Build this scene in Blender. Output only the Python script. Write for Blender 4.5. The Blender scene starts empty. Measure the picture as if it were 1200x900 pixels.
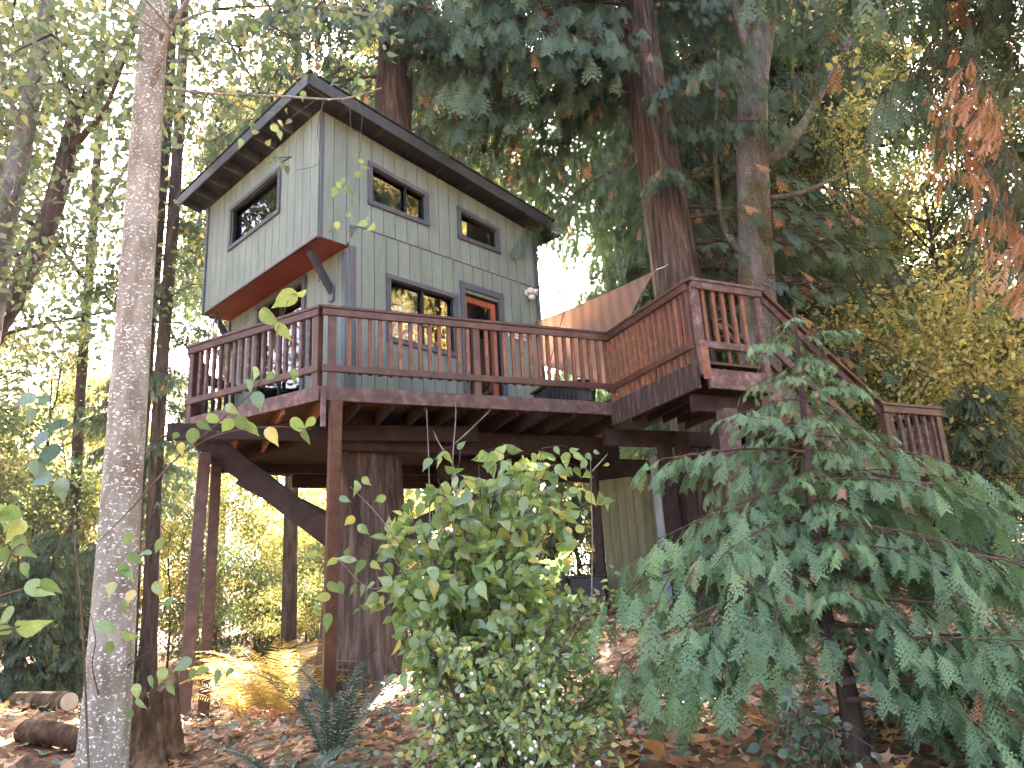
import bpy, math, random
import numpy as np
from mathutils import Matrix, Vector

S = bpy.context.scene
COL = S.collection
R0 = random.Random(7)

# ------------------------------------------------------------------ camera
F_PX = 917.24                                   # focal length in pixels of the 1200x900 photograph
PITCH, ROLL = math.radians(16.05), math.radians(-3.118)
_f = np.array([0, math.cos(PITCH), math.sin(PITCH)])
_u = np.array([0, -math.sin(PITCH), math.cos(PITCH)])
_r = np.array([1.0, 0, 0])
RIGHT = math.cos(ROLL) * _r + math.sin(ROLL) * _u
UP = -math.sin(ROLL) * _r + math.cos(ROLL) * _u
RM = np.stack([RIGHT, UP, _f], 1)
cam = bpy.data.cameras.new('camera')
cam.sensor_width = 36.0
cam.lens = 36.0 * F_PX / 1200.0
cam.clip_start = 0.05
cam.clip_end = 2000.0
cam_o = bpy.data.objects.new('camera', cam)
COL.objects.link(cam_o)
m = Matrix.Identity(4)
for i in range(3):
    m[i][0], m[i][1], m[i][2] = RIGHT[i], UP[i], -_f[i]
cam_o.matrix_world = m
S.camera = cam_o

# ------------------------------------------------------------------ light
SUN_AZ, SUN_EL = math.radians(4.0), math.radians(28.0)
W = bpy.data.worlds.new('World')
S.world = W
W.use_nodes = True
wn = W.node_tree.nodes
sky = wn.new('ShaderNodeTexSky')
sky.sky_type = 'NISHITA'
sky.sun_disc = False
sky.sun_elevation = SUN_EL
sky.sun_rotation = SUN_AZ
sky.air_density = 0.28
sky.dust_density = 8.0
sky.ozone_density = 0.0
W.node_tree.links.new(sky.outputs[0], wn['Background'].inputs[0])
wn['Background'].inputs[1].default_value = 0.15
sl = bpy.data.lights.new('sun', 'SUN')
sl.energy = 5.0
sl.angle = math.radians(0.55)
sl.color = (1.0, 0.90, 0.75)
so = bpy.data.objects.new('sun', sl)
COL.objects.link(so)
sd = Vector((math.sin(SUN_AZ) * math.cos(SUN_EL), math.cos(SUN_AZ) * math.cos(SUN_EL), math.sin(SUN_EL)))
so.rotation_euler = sd.to_track_quat('Z', 'Y').to_euler()
so.location = (0, 0, 30)
S.view_settings.view_transform = 'Standard'
S.view_settings.look = 'None'
S.view_settings.gamma = 1.0
S.view_settings.use_curve_mapping = False
S.view_settings.exposure = 4.65
S.render.engine = 'CYCLES'
S.cycles.use_denoising = True
S.cycles.max_bounces = 8
S.cycles.transparent_max_bounces = 12

# ------------------------------------------------------------------ helpers
def ray(x, y):
    return RM @ np.array([(x - 600) / F_PX, (450 - y) / F_PX, 1.0])

def at(x, y, Y):
    d = ray(x, y)
    return d * (Y / d[1])

def atz(x, y, z):
    d = ray(x, y)
    return d * (z / d[2])

def px_of(P):
    c = RM.T @ np.asarray(P, float)
    return 600 + F_PX * c[0] / c[2], 450 - F_PX * c[1] / c[2]

def V3(*a):
    return np.array(a, float)

def norm(v):
    v = np.asarray(v, float)
    return v / (np.linalg.norm(v) + 1e-12)

WL = {}                                         # world location of each thing's Empty

def tag(o, label, cat, group=None, kind=None):
    if label: o['label'] = label
    if cat: o['category'] = cat
    if group: o['group'] = group
    if kind: o['kind'] = kind
    return o

def thing(name, label, cat, loc=(0, 0, 0), group=None):
    o = bpy.data.objects.new(name, None)
    o.empty_display_size = 0.2
    COL.objects.link(o)
    o.location = loc
    WL[o.name] = np.array(loc, float)
    return tag(o, label, cat, group)

def link(name, me, parent=None, loc=(0, 0, 0), rot=None, scale=None):
    o = bpy.data.objects.new(name, me)
    COL.objects.link(o)
    loc = np.array(loc, float)
    WL[o.name] = loc
    if parent is not None:
        o.parent = parent
        loc = loc - WL[parent.name]
    o.location = loc
    if rot is not None:
        if isinstance(rot, Matrix):
            o.rotation_mode = 'QUATERNION'
            o.rotation_quaternion = rot.to_quaternion()
        else:
            o.rotation_euler = rot
    if scale is not None:
        o.scale = (scale,) * 3 if np.isscalar(scale) else scale
    return o

def make_mesh(name, v, f, mats, mi=None, smooth=False, rnd=None):
    me = bpy.data.meshes.new(name)
    v = np.asarray(v, np.float32)
    if isinstance(f, np.ndarray):
        nf, k = f.shape
        me.vertices.add(len(v)); me.vertices.foreach_set('co', v.ravel())
        me.loops.add(nf * k); me.loops.foreach_set('vertex_index', f.astype(np.int32).ravel())
        me.polygons.add(nf)
        me.polygons.foreach_set('loop_start', np.arange(0, nf * k, k, dtype=np.int32))
    else:
        me.from_pydata(v.tolist(), [], f)
    if not isinstance(mats, (list, tuple)): mats = [mats]
    for mm in mats: me.materials.append(mm)
    if mi is not None: me.polygons.foreach_set('material_index', np.asarray(mi, np.int32))
    me.polygons.foreach_set('use_smooth', np.full(len(me.polygons), bool(smooth)))
    if rnd is not None:
        a = me.attributes.new('rnd', 'FLOAT', 'POINT')
        a.data.foreach_set('value', np.asarray(rnd, np.float32))
    me.update(calc_edges=True)
    return me

def obj(name, v, f, mat, parent=None, smooth=False, mi=None, rnd=None):
    v = np.asarray(v, float)
    c = (v.min(0) + v.max(0)) / 2
    return link(name, make_mesh(name, v - c, f, mat, mi, smooth, rnd), parent, c)

def beam_vf(p0, p1, w, h, up=(0, 0, 1), ch=0.006):
    """chamfered bar; w across, h along the 'up' side"""
    p0, p1 = np.asarray(p0, float), np.asarray(p1, float)
    d = norm(p1 - p0)
    s = np.cross(d, up)
    if np.linalg.norm(s) < 1e-6: s = np.cross(d, (0, 1, 0))
    s = norm(s); u = np.cross(s, d)
    a, b = w / 2, h / 2
    ch = min(ch, a * .6, b * .6)
    prof = [(-a + ch, -b), (a - ch, -b), (a, -b + ch), (a, b - ch), (a - ch, b), (-a + ch, b), (-a, b - ch), (-a, -b + ch)]
    v = [p + s * x + u * y for p in (p0, p1) for x, y in prof]
    f = [tuple(range(7, -1, -1)), tuple(range(8, 16))] + [(i, (i + 1) % 8, 8 + (i + 1) % 8, 8 + i) for i in range(8)]
    return np.array(v), f

def beam(name, p0, p1, w, h, mat, parent=None, up=(0, 0, 1), ch=0.006):
    v, f = beam_vf(p0, p1, w, h, up, ch)
    return obj(name, v, f, mat, parent)

def prism_vf(pts, off):
    pts = np.asarray(pts, float); off = np.asarray(off, float)
    n = len(pts)
    nrm = np.cross(pts[1] - pts[0], pts[2] - pts[1])
    if nrm @ off > 0: pts = pts[::-1]
    v = np.concatenate([pts, pts + off])
    f = [tuple(range(n)), tuple(range(2 * n - 1, n - 1, -1))] + [((i + 1) % n, i, n + i, n + (i + 1) % n) for i in range(n)]
    return v, f

def prism(name, pts, off, mat, parent=None):
    v, f = prism_vf(pts, off)
    return obj(name, v, f, mat, parent)

def join_vf(parts):
    V, Fc, n = [], [], 0
    for v, f in parts:
        V.append(np.asarray(v, float)); Fc += [tuple(i + n for i in q) for q in f]; n += len(v)
    return np.concatenate(V), Fc

def tube_vf(pts, rad, seg=8, cap=True):
    pts = np.asarray(pts, float); n = len(pts)
    rad = np.broadcast_to(np.asarray(rad, float), (n,))
    t = np.gradient(pts, axis=0)
    t /= np.linalg.norm(t, axis=1)[:, None] + 1e-12
    a = np.cross(t[0], (0.31, 0.17, 0.93)) if abs(t[0] @ norm((0.31, 0.17, 0.93))) < .95 else np.cross(t[0], (1, 0, 0))
    a = norm(a)
    ang = np.arange(seg) * 2 * np.pi / seg
    V = []
    for i in range(n):
        a = norm(a - t[i] * (a @ t[i])); b = np.cross(t[i], a)
        V.append(pts[i] + rad[i] * (np.cos(ang)[:, None] * a + np.sin(ang)[:, None] * b))
    V = np.concatenate(V)
    f = [(i * seg + j, i * seg + (j + 1) % seg, (i + 1) * seg + (j + 1) % seg, (i + 1) * seg + j) for i in range(n - 1) for j in range(seg)]
    if cap: f += [tuple(range(seg - 1, -1, -1)), tuple(range((n - 1) * seg, n * seg))]
    return V, f

def smooth_path(ctrl, n):
    """Catmull-Rom through control points"""
    c = np.asarray(ctrl, float)
    c = np.concatenate([[2 * c[0] - c[1]], c, [2 * c[-1] - c[-2]]])
    out = []
    m_ = len(c) - 3
    for k in range(n):
        t = k / (n - 1) * m_
        i = min(int(t), m_ - 1); t -= i
        p0, p1, p2, p3 = c[i:i + 4]
        out.append(.5 * ((2 * p1) + (-p0 + p2) * t + (2 * p0 - 5 * p1 + 4 * p2 - p3) * t * t + (-p0 + 3 * p1 - 3 * p2 + p3) * t ** 3))
    return np.array(out)

# ------------------------------------------------------------------ materials
def nt(name):
    mt = bpy.data.materials.new(name); mt.use_nodes = True
    t = mt.node_tree; t.nodes.clear()
    return mt, t, t.nodes, t.links

def ramp(n, stops):
    r = n.new('ShaderNodeValToRGB')
    e = r.color_ramp.elements
    while len(e) < len(stops): e.new(0.5)
    for q, (p, c) in zip(e, stops):
        q.position = p; q.color = (*c, 1)
    return r

def surf_mat(name, stops, scale=(4, 4, 4), rough=0.7, bump=0.3, detail=6, spec=0.3, dist=0.01, var=0.17, wear=0.16):
    """noise-coloured surface; coordinates are object space"""
    mt, t, n, l = nt(name)
    out = n.new('ShaderNodeOutputMaterial'); b = n.new('ShaderNodeBsdfPrincipled')
    tc = n.new('ShaderNodeTexCoord'); mp = n.new('ShaderNodeMapping')
    oi = n.new('ShaderNodeObjectInfo')
    add = n.new('ShaderNodeVectorMath'); add.operation = 'ADD'
    l.new(tc.outputs['Object'], add.inputs[0])
    sc = n.new('ShaderNodeVectorMath'); sc.operation = 'SCALE'; sc.inputs[3].default_value = 17.0
    l.new(oi.outputs['Random'], sc.inputs[0]); l.new(sc.outputs[0], add.inputs[1])
    l.new(add.outputs[0], mp.inputs[0]); mp.inputs['Scale'].default_value = scale
    nz = n.new('ShaderNodeTexNoise'); nz.inputs['Scale'].default_value = 1.0; nz.inputs['Detail'].default_value = detail
    nz.inputs['Roughness'].default_value = 0.65
    l.new(mp.outputs[0], nz.inputs['Vector'])
    r = ramp(n, stops); l.new(nz.outputs['Fac'], r.inputs[0])
    # each piece a little lighter or darker than its neighbour, as boards are
    hsv = n.new('ShaderNodeHueSaturation'); mr = n.new('ShaderNodeMapRange')
    mr.inputs[3].default_value = 1 - var; mr.inputs[4].default_value = 1 + var
    l.new(oi.outputs['Random'], mr.inputs[0]); l.new(mr.outputs[0], hsv.inputs['Value'])
    ge = n.new('ShaderNodeNewGeometry'); mp2 = n.new('ShaderNodeMapping'); mp2.inputs['Scale'].default_value = (2.6, 2.6, .8)
    l.new(ge.outputs['Position'], mp2.inputs[0])
    n2 = n.new('ShaderNodeTexNoise'); n2.inputs['Scale'].default_value = 1.0; n2.inputs['Detail'].default_value = 7; n2.inputs['Roughness'].default_value = .7
    l.new(mp2.outputs[0], n2.inputs['Vector'])
    m2 = n.new('ShaderNodeMapRange'); m2.inputs[1].default_value = .3; m2.inputs[2].default_value = .7; m2.inputs[3].default_value = 1 - wear; m2.inputs[4].default_value = 1 + wear
    l.new(n2.outputs['Fac'], m2.inputs[0])
    mu = n.new('ShaderNodeMath'); mu.operation = 'MULTIPLY'; l.new(mr.outputs[0], mu.inputs[0]); l.new(m2.outputs[0], mu.inputs[1]); l.new(mu.outputs[0], hsv.inputs['Value'])
    l.new(r.outputs[0], hsv.inputs['Color']); l.new(hsv.outputs[0], b.inputs['Base Color'])
    b.inputs['Roughness'].default_value = rough
    b.inputs['Specular IOR Level'].default_value = spec
    bp = n.new('ShaderNodeBump'); bp.inputs['Strength'].default_value = bump; bp.inputs['Distance'].default_value = dist
    l.new(nz.outputs['Fac'], bp.inputs['Height']); l.new(bp.outputs[0], b.inputs['Normal'])
    l.new(b.outputs[0], out.inputs[0])
    return mt

def leaf_mat(name, stops, trans=0.45, gloss=0.06, rough=0.45, use_attr=True, noise=0.25, veins=False):
    mt, t, n, l = nt(name)
    out = n.new('ShaderNodeOutputMaterial')
    if use_attr:
        a = n.new('ShaderNodeAttribute'); a.attribute_name = 'rnd'; src = a.outputs['Fac']
    else:
        a = n.new('ShaderNodeObjectInfo'); src = a.outputs['Random']
    r = ramp(n, stops); l.new(src, r.inputs[0])
    tc = n.new('ShaderNodeTexCoord')
    nz = n.new('ShaderNodeTexNoise'); nz.inputs['Scale'].default_value = 9.0; nz.inputs['Detail'].default_value = 3
    l.new(tc.outputs['Object'], nz.inputs['Vector'])
    mr = n.new('ShaderNodeMapRange'); mr.inputs[3].default_value = 1 - noise; mr.inputs[4].default_value = 1 + noise
    l.new(nz.outputs['Fac'], mr.inputs[0])
    hsv = n.new('ShaderNodeHueSaturation'); l.new(mr.outputs[0], hsv.inputs['Value']); l.new(r.outputs[0], hsv.inputs['Color'])
    bpn = None
    if veins:
        sp_ = n.new('ShaderNodeSeparateXYZ'); l.new(tc.outputs['Object'], sp_.inputs[0])
        ab = n.new('ShaderNodeMath'); ab.operation = 'ABSOLUTE'; l.new(sp_.outputs[1], ab.inputs[0])
        ma = n.new('ShaderNodeMath'); ma.operation = 'MULTIPLY_ADD'; ma.inputs[1].default_value = -1.1; l.new(ab.outputs[0], ma.inputs[0]); l.new(sp_.outputs[0], ma.inputs[2])
        m3 = n.new('ShaderNodeMath'); m3.operation = 'MULTIPLY'; m3.inputs[1].default_value = 46.0; l.new(ma.outputs[0], m3.inputs[0])
        sn_ = n.new('ShaderNodeMath'); sn_.operation = 'SINE'; l.new(m3.outputs[0], sn_.inputs[0])
        pw = n.new('ShaderNodeMapRange'); pw.inputs[1].default_value = .75; pw.inputs[2].default_value = 1.0; l.new(sn_.outputs[0], pw.inputs[0])
        rb = n.new('ShaderNodeMapRange'); rb.inputs[1].default_value = .022; rb.inputs[2].default_value = .008; l.new(ab.outputs[0], rb.inputs[0])
        mxm = n.new('ShaderNodeMath'); mxm.operation = 'MAXIMUM'; l.new(pw.outputs[0], mxm.inputs[0]); l.new(rb.outputs[0], mxm.inputs[1])
        vv = n.new('ShaderNodeMath'); vv.operation = 'MULTIPLY_ADD'; vv.inputs[1].default_value = .28; l.new(mxm.outputs[0], vv.inputs[0]); l.new(mr.outputs[0], vv.inputs[2])
        l.new(vv.outputs[0], hsv.inputs['Value'])
        bpn = n.new('ShaderNodeBump'); bpn.inputs['Strength'].default_value = .6; bpn.inputs['Distance'].default_value = .02; bpn.invert = True; l.new(mxm.outputs[0], bpn.inputs['Height'])
    d = n.new('ShaderNodeBsdfDiffuse'); tr = n.new('ShaderNodeBsdfTranslucent'); mx = n.new('ShaderNodeMixShader')
    if bpn: l.new(bpn.outputs[0], d.inputs['Normal'])
    l.new(hsv.outputs[0], d.inputs[0])
    # light coming through a leaf is yellower than light off it
    h2 = n.new('ShaderNodeHueSaturation'); h2.inputs['Hue'].default_value = 0.495; h2.inputs['Saturation'].default_value = 0.92; h2.inputs['Value'].default_value = 1.35
    l.new(hsv.outputs[0], h2.inputs['Color']); l.new(h2.outputs[0], tr.inputs[0])
    mx.inputs[0].default_value = trans
    l.new(d.outputs[0], mx.inputs[1]); l.new(tr.outputs[0], mx.inputs[2])
    g = n.new('ShaderNodeBsdfGlossy'); g.inputs['Roughness'].default_value = rough; g.inputs[0].default_value = (.8, .85, .9, 1)
    m2 = n.new('ShaderNodeMixShader'); m2.inputs[0].default_value = gloss
    l.new(mx.outputs[0], m2.inputs[1]); l.new(g.outputs[0], m2.inputs[2]); l.new(m2.outputs[0], out.inputs[0])
    return mt

def plain(name, c, rough=0.6, metal=0.0, spec=0.4):
    mt, t, n, l = nt(name)
    out = n.new('ShaderNodeOutputMaterial'); b = n.new('ShaderNodeBsdfPrincipled')
    tc = n.new('ShaderNodeTexCoord'); nz = n.new('ShaderNodeTexNoise'); nz.inputs['Scale'].default_value = 14; nz.inputs['Detail'].default_value = 5
    l.new(tc.outputs['Object'], nz.inputs[0])
    r = ramp(n, [(0.3, tuple(x * .75 for x in c)), (0.7, tuple(min(1, x * 1.15) for x in c))])
    l.new(nz.outputs['Fac'], r.inputs[0]); l.new(r.outputs[0], b.inputs['Base Color'])
    b.inputs['Roughness'].default_value = rough; b.inputs['Metallic'].default_value = metal; b.inputs['Specular IOR Level'].default_value = spec
    l.new(b.outputs[0], out.inputs[0])
    return mt

def glass_mat():
    mt, t, n, l = nt('window_glass')
    out = n.new('ShaderNodeOutputMaterial')
    tr = n.new('ShaderNodeBsdfTransparent'); tr.inputs[0].default_value = (.62, .66, .66, 1)
    g = n.new('ShaderNodeBsdfGlossy'); g.inputs['Roughness'].default_value = 0.012
    fr = n.new('ShaderNodeFresnel'); fr.inputs['IOR'].default_value = 2.4
    tc = n.new('ShaderNodeTexCoord'); nz = n.new('ShaderNodeTexNoise'); nz.inputs['Scale'].default_value = 1.6
    l.new(tc.outputs['Object'], nz.inputs[0])
    bp = n.new('ShaderNodeBump'); bp.inputs['Strength'].default_value = 0.03; bp.inputs['Distance'].default_value = 0.05
    l.new(nz.outputs['Fac'], bp.inputs['Height']); l.new(bp.outputs[0], g.inputs['Normal'])
    mx = n.new('ShaderNodeMixShader')
    l.new(fr.outputs[0], mx.inputs[0]); l.new(tr.outputs[0], mx.inputs[1]); l.new(g.outputs[0], mx.inputs[2]); l.new(mx.outputs[0], out.inputs[0])
    return mt

def sail_mat():
    mt, t, n, l = nt('sail_cloth')
    out = n.new('ShaderNodeOutputMaterial')
    tc = n.new('ShaderNodeTexCoord'); wv = n.new('ShaderNodeTexWave'); wv.inputs['Scale'].default_value = 2.2; wv.inputs['Distortion'].default_value = 1.2
    l.new(tc.outputs['Object'], wv.inputs[0])
    r = ramp(n, [(0, (.34, .235, .175)), (1, (.42, .30, .23))]); l.new(wv.outputs['Fac'], r.inputs[0])
    d = n.new('ShaderNodeBsdfDiffuse'); tr = n.new('ShaderNodeBsdfTranslucent'); mx = n.new('ShaderNodeMixShader'); mx.inputs[0].default_value = .55
    l.new(r.outputs[0], d.inputs[0]); l.new(r.outputs[0], tr.inputs[0]); l.new(d.outputs[0], mx.inputs[1]); l.new(tr.outputs[0], mx.inputs[2])
    l.new(mx.outputs[0], out.inputs[0])
    return mt

def alder_bark(name='alder_bark', base=((.14, .125, .095), (.36, .335, .275)), spot=(.78, .76, .71), moss=(.15, .105, .07), spots=0.60, mossy=0.56):
    """smooth grey bark with white lichen flecks and darker streaks"""
    mt, t, n, l = nt(name)
    out = n.new('ShaderNodeOutputMaterial'); b = n.new('ShaderNodeBsdfPrincipled'); b.inputs['Roughness'].default_value = .85
    b.inputs['Specular IOR Level'].default_value = .2
    tc = n.new('ShaderNodeTexCoord')
    def noise(scale, det, sc3=(1, 1, 1)):
        mp = n.new('ShaderNodeMapping'); mp.inputs['Scale'].default_value = sc3
        nz = n.new('ShaderNodeTexNoise'); nz.inputs['Scale'].default_value = scale; nz.inputs['Detail'].default_value = det; nz.inputs['Roughness'].default_value = .62
        l.new(tc.outputs['Object'], mp.inputs[0]); l.new(mp.outputs[0], nz.inputs[0]); return nz.outputs['Fac']
    n1 = noise(9, 7, (1, 1, .35)); r1 = ramp(n, [(.3, base[0]), (.72, base[1])]); l.new(n1, r1.inputs[0])
    n2 = noise(4, 4, (1, 1, .3)); r2 = ramp(n, [(mossy - .06, (0, 0, 0)), (mossy + .12, (1, 1, 1))]); l.new(n2, r2.inputs[0])
    mx = n.new('ShaderNodeMixRGB'); l.new(r2.outputs[0], mx.inputs[0]); l.new(r1.outputs[0], mx.inputs[1]); mx.inputs[2].default_value = (*moss, 1)
    n3 = noise(38, 4, (1, 1, 1.5)); r3 = ramp(n, [(spots - .035, (0, 0, 0)), (spots + .02, (1, 1, 1))]); l.new(n3, r3.inputs[0])
    n5 = noise(5.5, 2); r5 = ramp(n, [(.36, (.15, .15, .15)), (.52, (1, 1, 1))]); l.new(n5, r5.inputs[0])
    mm = n.new('ShaderNodeMath'); mm.operation = 'MULTIPLY'; l.new(r3.outputs[0], mm.inputs[0]); l.new(r5.outputs[0], mm.inputs[1])
    m2 = n.new('ShaderNodeMixRGB'); l.new(mm.outputs[0], m2.inputs[0]); l.new(mx.outputs[0], m2.inputs[1]); m2.inputs[2].default_value = (*spot, 1)
    l.new(m2.outputs[0], b.inputs['Base Color'])
    bp = n.new('ShaderNodeBump'); bp.inputs['Strength'].default_value = .55; bp.inputs['Distance'].default_value = .02
    n4 = noise(26, 8, (1, 1, .6)); l.new(n4, bp.inputs['Height']); l.new(bp.outputs[0], b.inputs['Normal'])
    l.new(b.outputs[0], out.inputs[0])
    return mt

def ground_mat():
    mt, t, n, l = nt('forest_soil')
    out = n.new('ShaderNodeOutputMaterial'); b = n.new('ShaderNodeBsdfPrincipled'); b.inputs['Roughness'].default_value = .95
    b.inputs['Specular IOR Level'].default_value = .1
    tc = n.new('ShaderNodeTexCoord')
    nz = n.new('ShaderNodeTexNoise'); nz.inputs['Scale'].default_value = 1.3; nz.inputs['Detail'].default_value = 12; nz.inputs['Roughness'].default_value = .75
    l.new(tc.outputs['Object'], nz.inputs[0])
    r = ramp(n, [(.3, (.05, .032, .018)), (.5, (.15, .088, .05)), (.62, (.28, .17, .095)), (.75, (.10, .10, .04))]); l.new(nz.outputs['Fac'], r.inputs[0])
    vo = n.new('ShaderNodeTexVoronoi'); vo.inputs['Scale'].default_value = 9; l.new(tc.outputs['Object'], vo.inputs[0])
    hs = n.new('ShaderNodeHueSaturation'); mr = n.new('ShaderNodeMapRange'); mr.inputs[3].default_value = .5; mr.inputs[4].default_value = 1.6
    sx = n.new('ShaderNodeSeparateColor'); l.new(vo.outputs['Color'], sx.inputs[0]); l.new(sx.outputs[0], mr.inputs[0])
    l.new(mr.outputs[0], hs.inputs['Value']); l.new(r.outputs[0], hs.inputs['Color']); l.new(hs.outputs[0], b.inputs['Base Color'])
    bp = n.new('ShaderNodeBump'); bp.inputs['Strength'].default_value = .8; bp.inputs['Distance'].default_value = .05
    l.new(nz.outputs['Fac'], bp.inputs['Height']); l.new(bp.outputs[0], b.inputs['Normal']); l.new(b.outputs[0], out.inputs[0])
    return mt

M = {}
M['siding'] = surf_mat('sage_siding', [(.3, (.150, .198, .170)), (.7, (.205, .255, .220))], (18, 18, 2.2), .62, .25, 7, .3, var=.035)
M['slate'] = surf_mat('slate_trim', [(.3, (.060, .068, .082)), (.7, (.095, .105, .122))], (9, 9, 3), .5, .2, 6, .35)
M['fascia'] = surf_mat('dark_fascia', [(.3, (.030, .036, .038)), (.7, (.048, .056, .058))], (9, 9, 3), .5, .2, 6, .35)
M['soffit'] = surf_mat('dark_soffit', [(.3, (.035, .04, .045)), (.7, (.06, .066, .072))], (6, 6, 6), .7, .2)
M['red_soffit'] = surf_mat('red_soffit', [(.3, (.17, .035, .022)), (.7, (.24, .055, .035))], (3, 3, 3), .5, .1)
M['roofing'] = surf_mat('roof_shingle', [(.3, (.022, .022, .024)), (.7, (.06, .058, .055))], (20, 20, 20), .9, .5)
M['stain'] = surf_mat('red_brown_stain', [(.28, (.038, .016, .009)), (.5, (.068, .029, .016)), (.75, (.118, .058, .036))], (7, 7, 7), .48, .35, 8, .45)
M['worn'] = surf_mat('weathered_stain', [(.28, (.045, .027, .024)), (.5, (.10, .060, .052)), (.72, (.22, .16, .15))], (9, 9, 9), .62, .45, 9, .35)
M['dark'] = surf_mat('dark_stain_and_shade', [(.3, (.018, .011, .010)), (.7, (.048, .029, .027))], (6, 6, 6), .65, .35, 7, .2)
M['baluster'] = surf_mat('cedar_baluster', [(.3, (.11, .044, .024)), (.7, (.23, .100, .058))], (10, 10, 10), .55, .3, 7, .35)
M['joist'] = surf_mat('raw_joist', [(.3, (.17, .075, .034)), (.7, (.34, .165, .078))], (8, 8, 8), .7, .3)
M['wing'] = surf_mat('mossy_wing_rim', [(.30, (.022, .017, .015)), (.55, (.058, .04, .034)), (.68, (.16, .13, .115))], (16, 16, 3), .7, .5, 9)
M['door'] = surf_mat('orange_door', [(.3, (.20, .060, .028)), (.7, (.30, .10, .045))], (8, 8, 1), .45, .2)
M['shed'] = surf_mat('olive_board', [(.3, (.085, .09, .045)), (.7, (.16, .16, .085))], (14, 14, 2), .75, .3)
M['grey_post'] = surf_mat('grey_green_paint', [(.3, (.17, .22, .22)), (.7, (.26, .31, .30))], (8, 8, 2), .6, .2)
M['black'] = plain('black_plastic', (.012, .013, .016), .35)
M['white'] = plain('white_paint', (.75, .74, .72), .5)
M['sign'] = plain('cream_sign', (.70, .64, .60), .6)
M['signtext'] = plain('rose_lettering', (.36, .09, .11), .6)
M['iron'] = plain('dark_iron', (.02, .02, .018), .5, .6)
M['interior'] = plain('room_interior', (.10, .085, .07), .8)
M['fabric'] = plain('maroon_curtain', (.20, .05, .045), .9)
M['steel'] = plain('chime_metal', (.6, .6, .6), .3, .8)
M['glass'] = glass_mat()
M['sail'] = sail_mat()
M['ground'] = ground_mat()
M['cedar_bark'] = surf_mat('cedar_bark', [(.28, (.026, .019, .015)), (.5, (.098, .070, .054)), (.72, (.225, .175, .145))], (16, 16, 1.1), .92, .9, 9, .1, dist=.05)
M['dark_bark'] = surf_mat('dark_bark', [(.3, (.03, .021, .018)), (.7, (.115, .085, .072))], (14, 14, 2.2), .95, .8, 8, .1, dist=.04)
M['red_bark'] = surf_mat('ruddy_bark', [(.3, (.07, .035, .024)), (.7, (.22, .125, .09))], (14, 14, 1.4), .95, .8, 8, .1, dist=.04)
M['alder_bark'] = alder_bark()
M['maple_bark'] = alder_bark('maple_bark', ((.07, .06, .055), (.19, .17, .16)), (.55, .53, .52), (.07, .07, .025), .66, .52)
M['twig'] = surf_mat('twig_bark', [(.3, (.045, .03, .022)), (.7, (.14, .10, .075))], (20, 20, 20), .85, .4, 4, .15)
M['grey_twig'] = surf_mat('grey_twig_bark', [(.3, (.10, .085, .07)), (.7, (.26, .235, .20))], (20, 20, 20), .85, .4, 4, .15)
M['rot'] = surf_mat('rotten_wood', [(.3, (.025, .018, .011)), (.5, (.085, .052, .030)), (.7, (.20, .14, .085))], (9, 9, 3), .95, 1.0, 8, .1, dist=.05)
M['cut'] = surf_mat('pale_cut_wood', [(.3, (.30, .25, .18)), (.7, (.46, .40, .30))], (14, 14, 14), .8, .3)
# foliage
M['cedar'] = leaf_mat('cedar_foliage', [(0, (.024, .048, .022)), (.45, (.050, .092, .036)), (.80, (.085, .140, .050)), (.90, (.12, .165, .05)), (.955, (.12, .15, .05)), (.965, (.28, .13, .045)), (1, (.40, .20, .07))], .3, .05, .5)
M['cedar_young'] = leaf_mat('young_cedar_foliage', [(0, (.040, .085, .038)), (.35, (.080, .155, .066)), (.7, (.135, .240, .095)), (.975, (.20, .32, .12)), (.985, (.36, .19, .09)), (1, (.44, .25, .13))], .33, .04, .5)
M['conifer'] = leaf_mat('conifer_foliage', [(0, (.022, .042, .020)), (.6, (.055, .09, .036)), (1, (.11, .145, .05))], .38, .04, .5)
M['green'] = leaf_mat('green_leaf', [(0, (.055, .085, .030)), (.5, (.095, .135, .048)), (.82, (.15, .18, .06)), (1, (.32, .28, .08))], .5)
M['yellow'] = leaf_mat('yellow_leaf', [(0, (.17, .20, .05)), (.4, (.33, .33, .08)), (.75, (.47, .40, .11)), (1, (.42, .27, .08))], .5)
M['gold'] = leaf_mat('gold_leaf', [(0, (.28, .28, .08)), (.5, (.46, .40, .12)), (.8, (.52, .39, .12)), (1, (.42, .23, .08))], .5)
M['mixed'] = leaf_mat('mixed_leaf', [(0, (.08, .12, .035)), (.4, (.17, .20, .05)), (.7, (.36, .34, .08)), (.9, (.50, .38, .10)), (1, (.45, .22, .08))], .5)
M['hazel'] = leaf_mat('hazel_leaf', [(0, (.10, .175, .045)), (.5, (.17, .275, .065)), (.8, (.25, .345, .075)), (.93, (.33, .38, .08)), (1, (.54, .46, .10))], .48, .06, .4)
M['hazel_o'] = leaf_mat('hazel_leaf_large', [(0, (.10, .175, .05)), (.5, (.17, .275, .068)), (.8, (.25, .345, .08)), (.93, (.33, .38, .085)), (1, (.54, .46, .10))], .42, .08, .4, False, .35, True)
M['blue_leaf'] = leaf_mat('shade_leaf', [(0, (.06, .12, .082)), (.6, (.09, .165, .105)), (1, (.135, .215, .10))], .4, .1, .4, False, .35, True)
M['dark_o'] = leaf_mat('huckleberry_leaf', [(0, (.020, .045, .018)), (.6, (.035, .070, .026)), (1, (.06, .10, .035))], .35, .04, .45, False, .35, True)
M['ivy'] = leaf_mat('ivy_leaf', [(0, (.028, .060, .035)), (.6, (.055, .10, .052)), (1, (.10, .15, .07))], .25, .10, .4)
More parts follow.
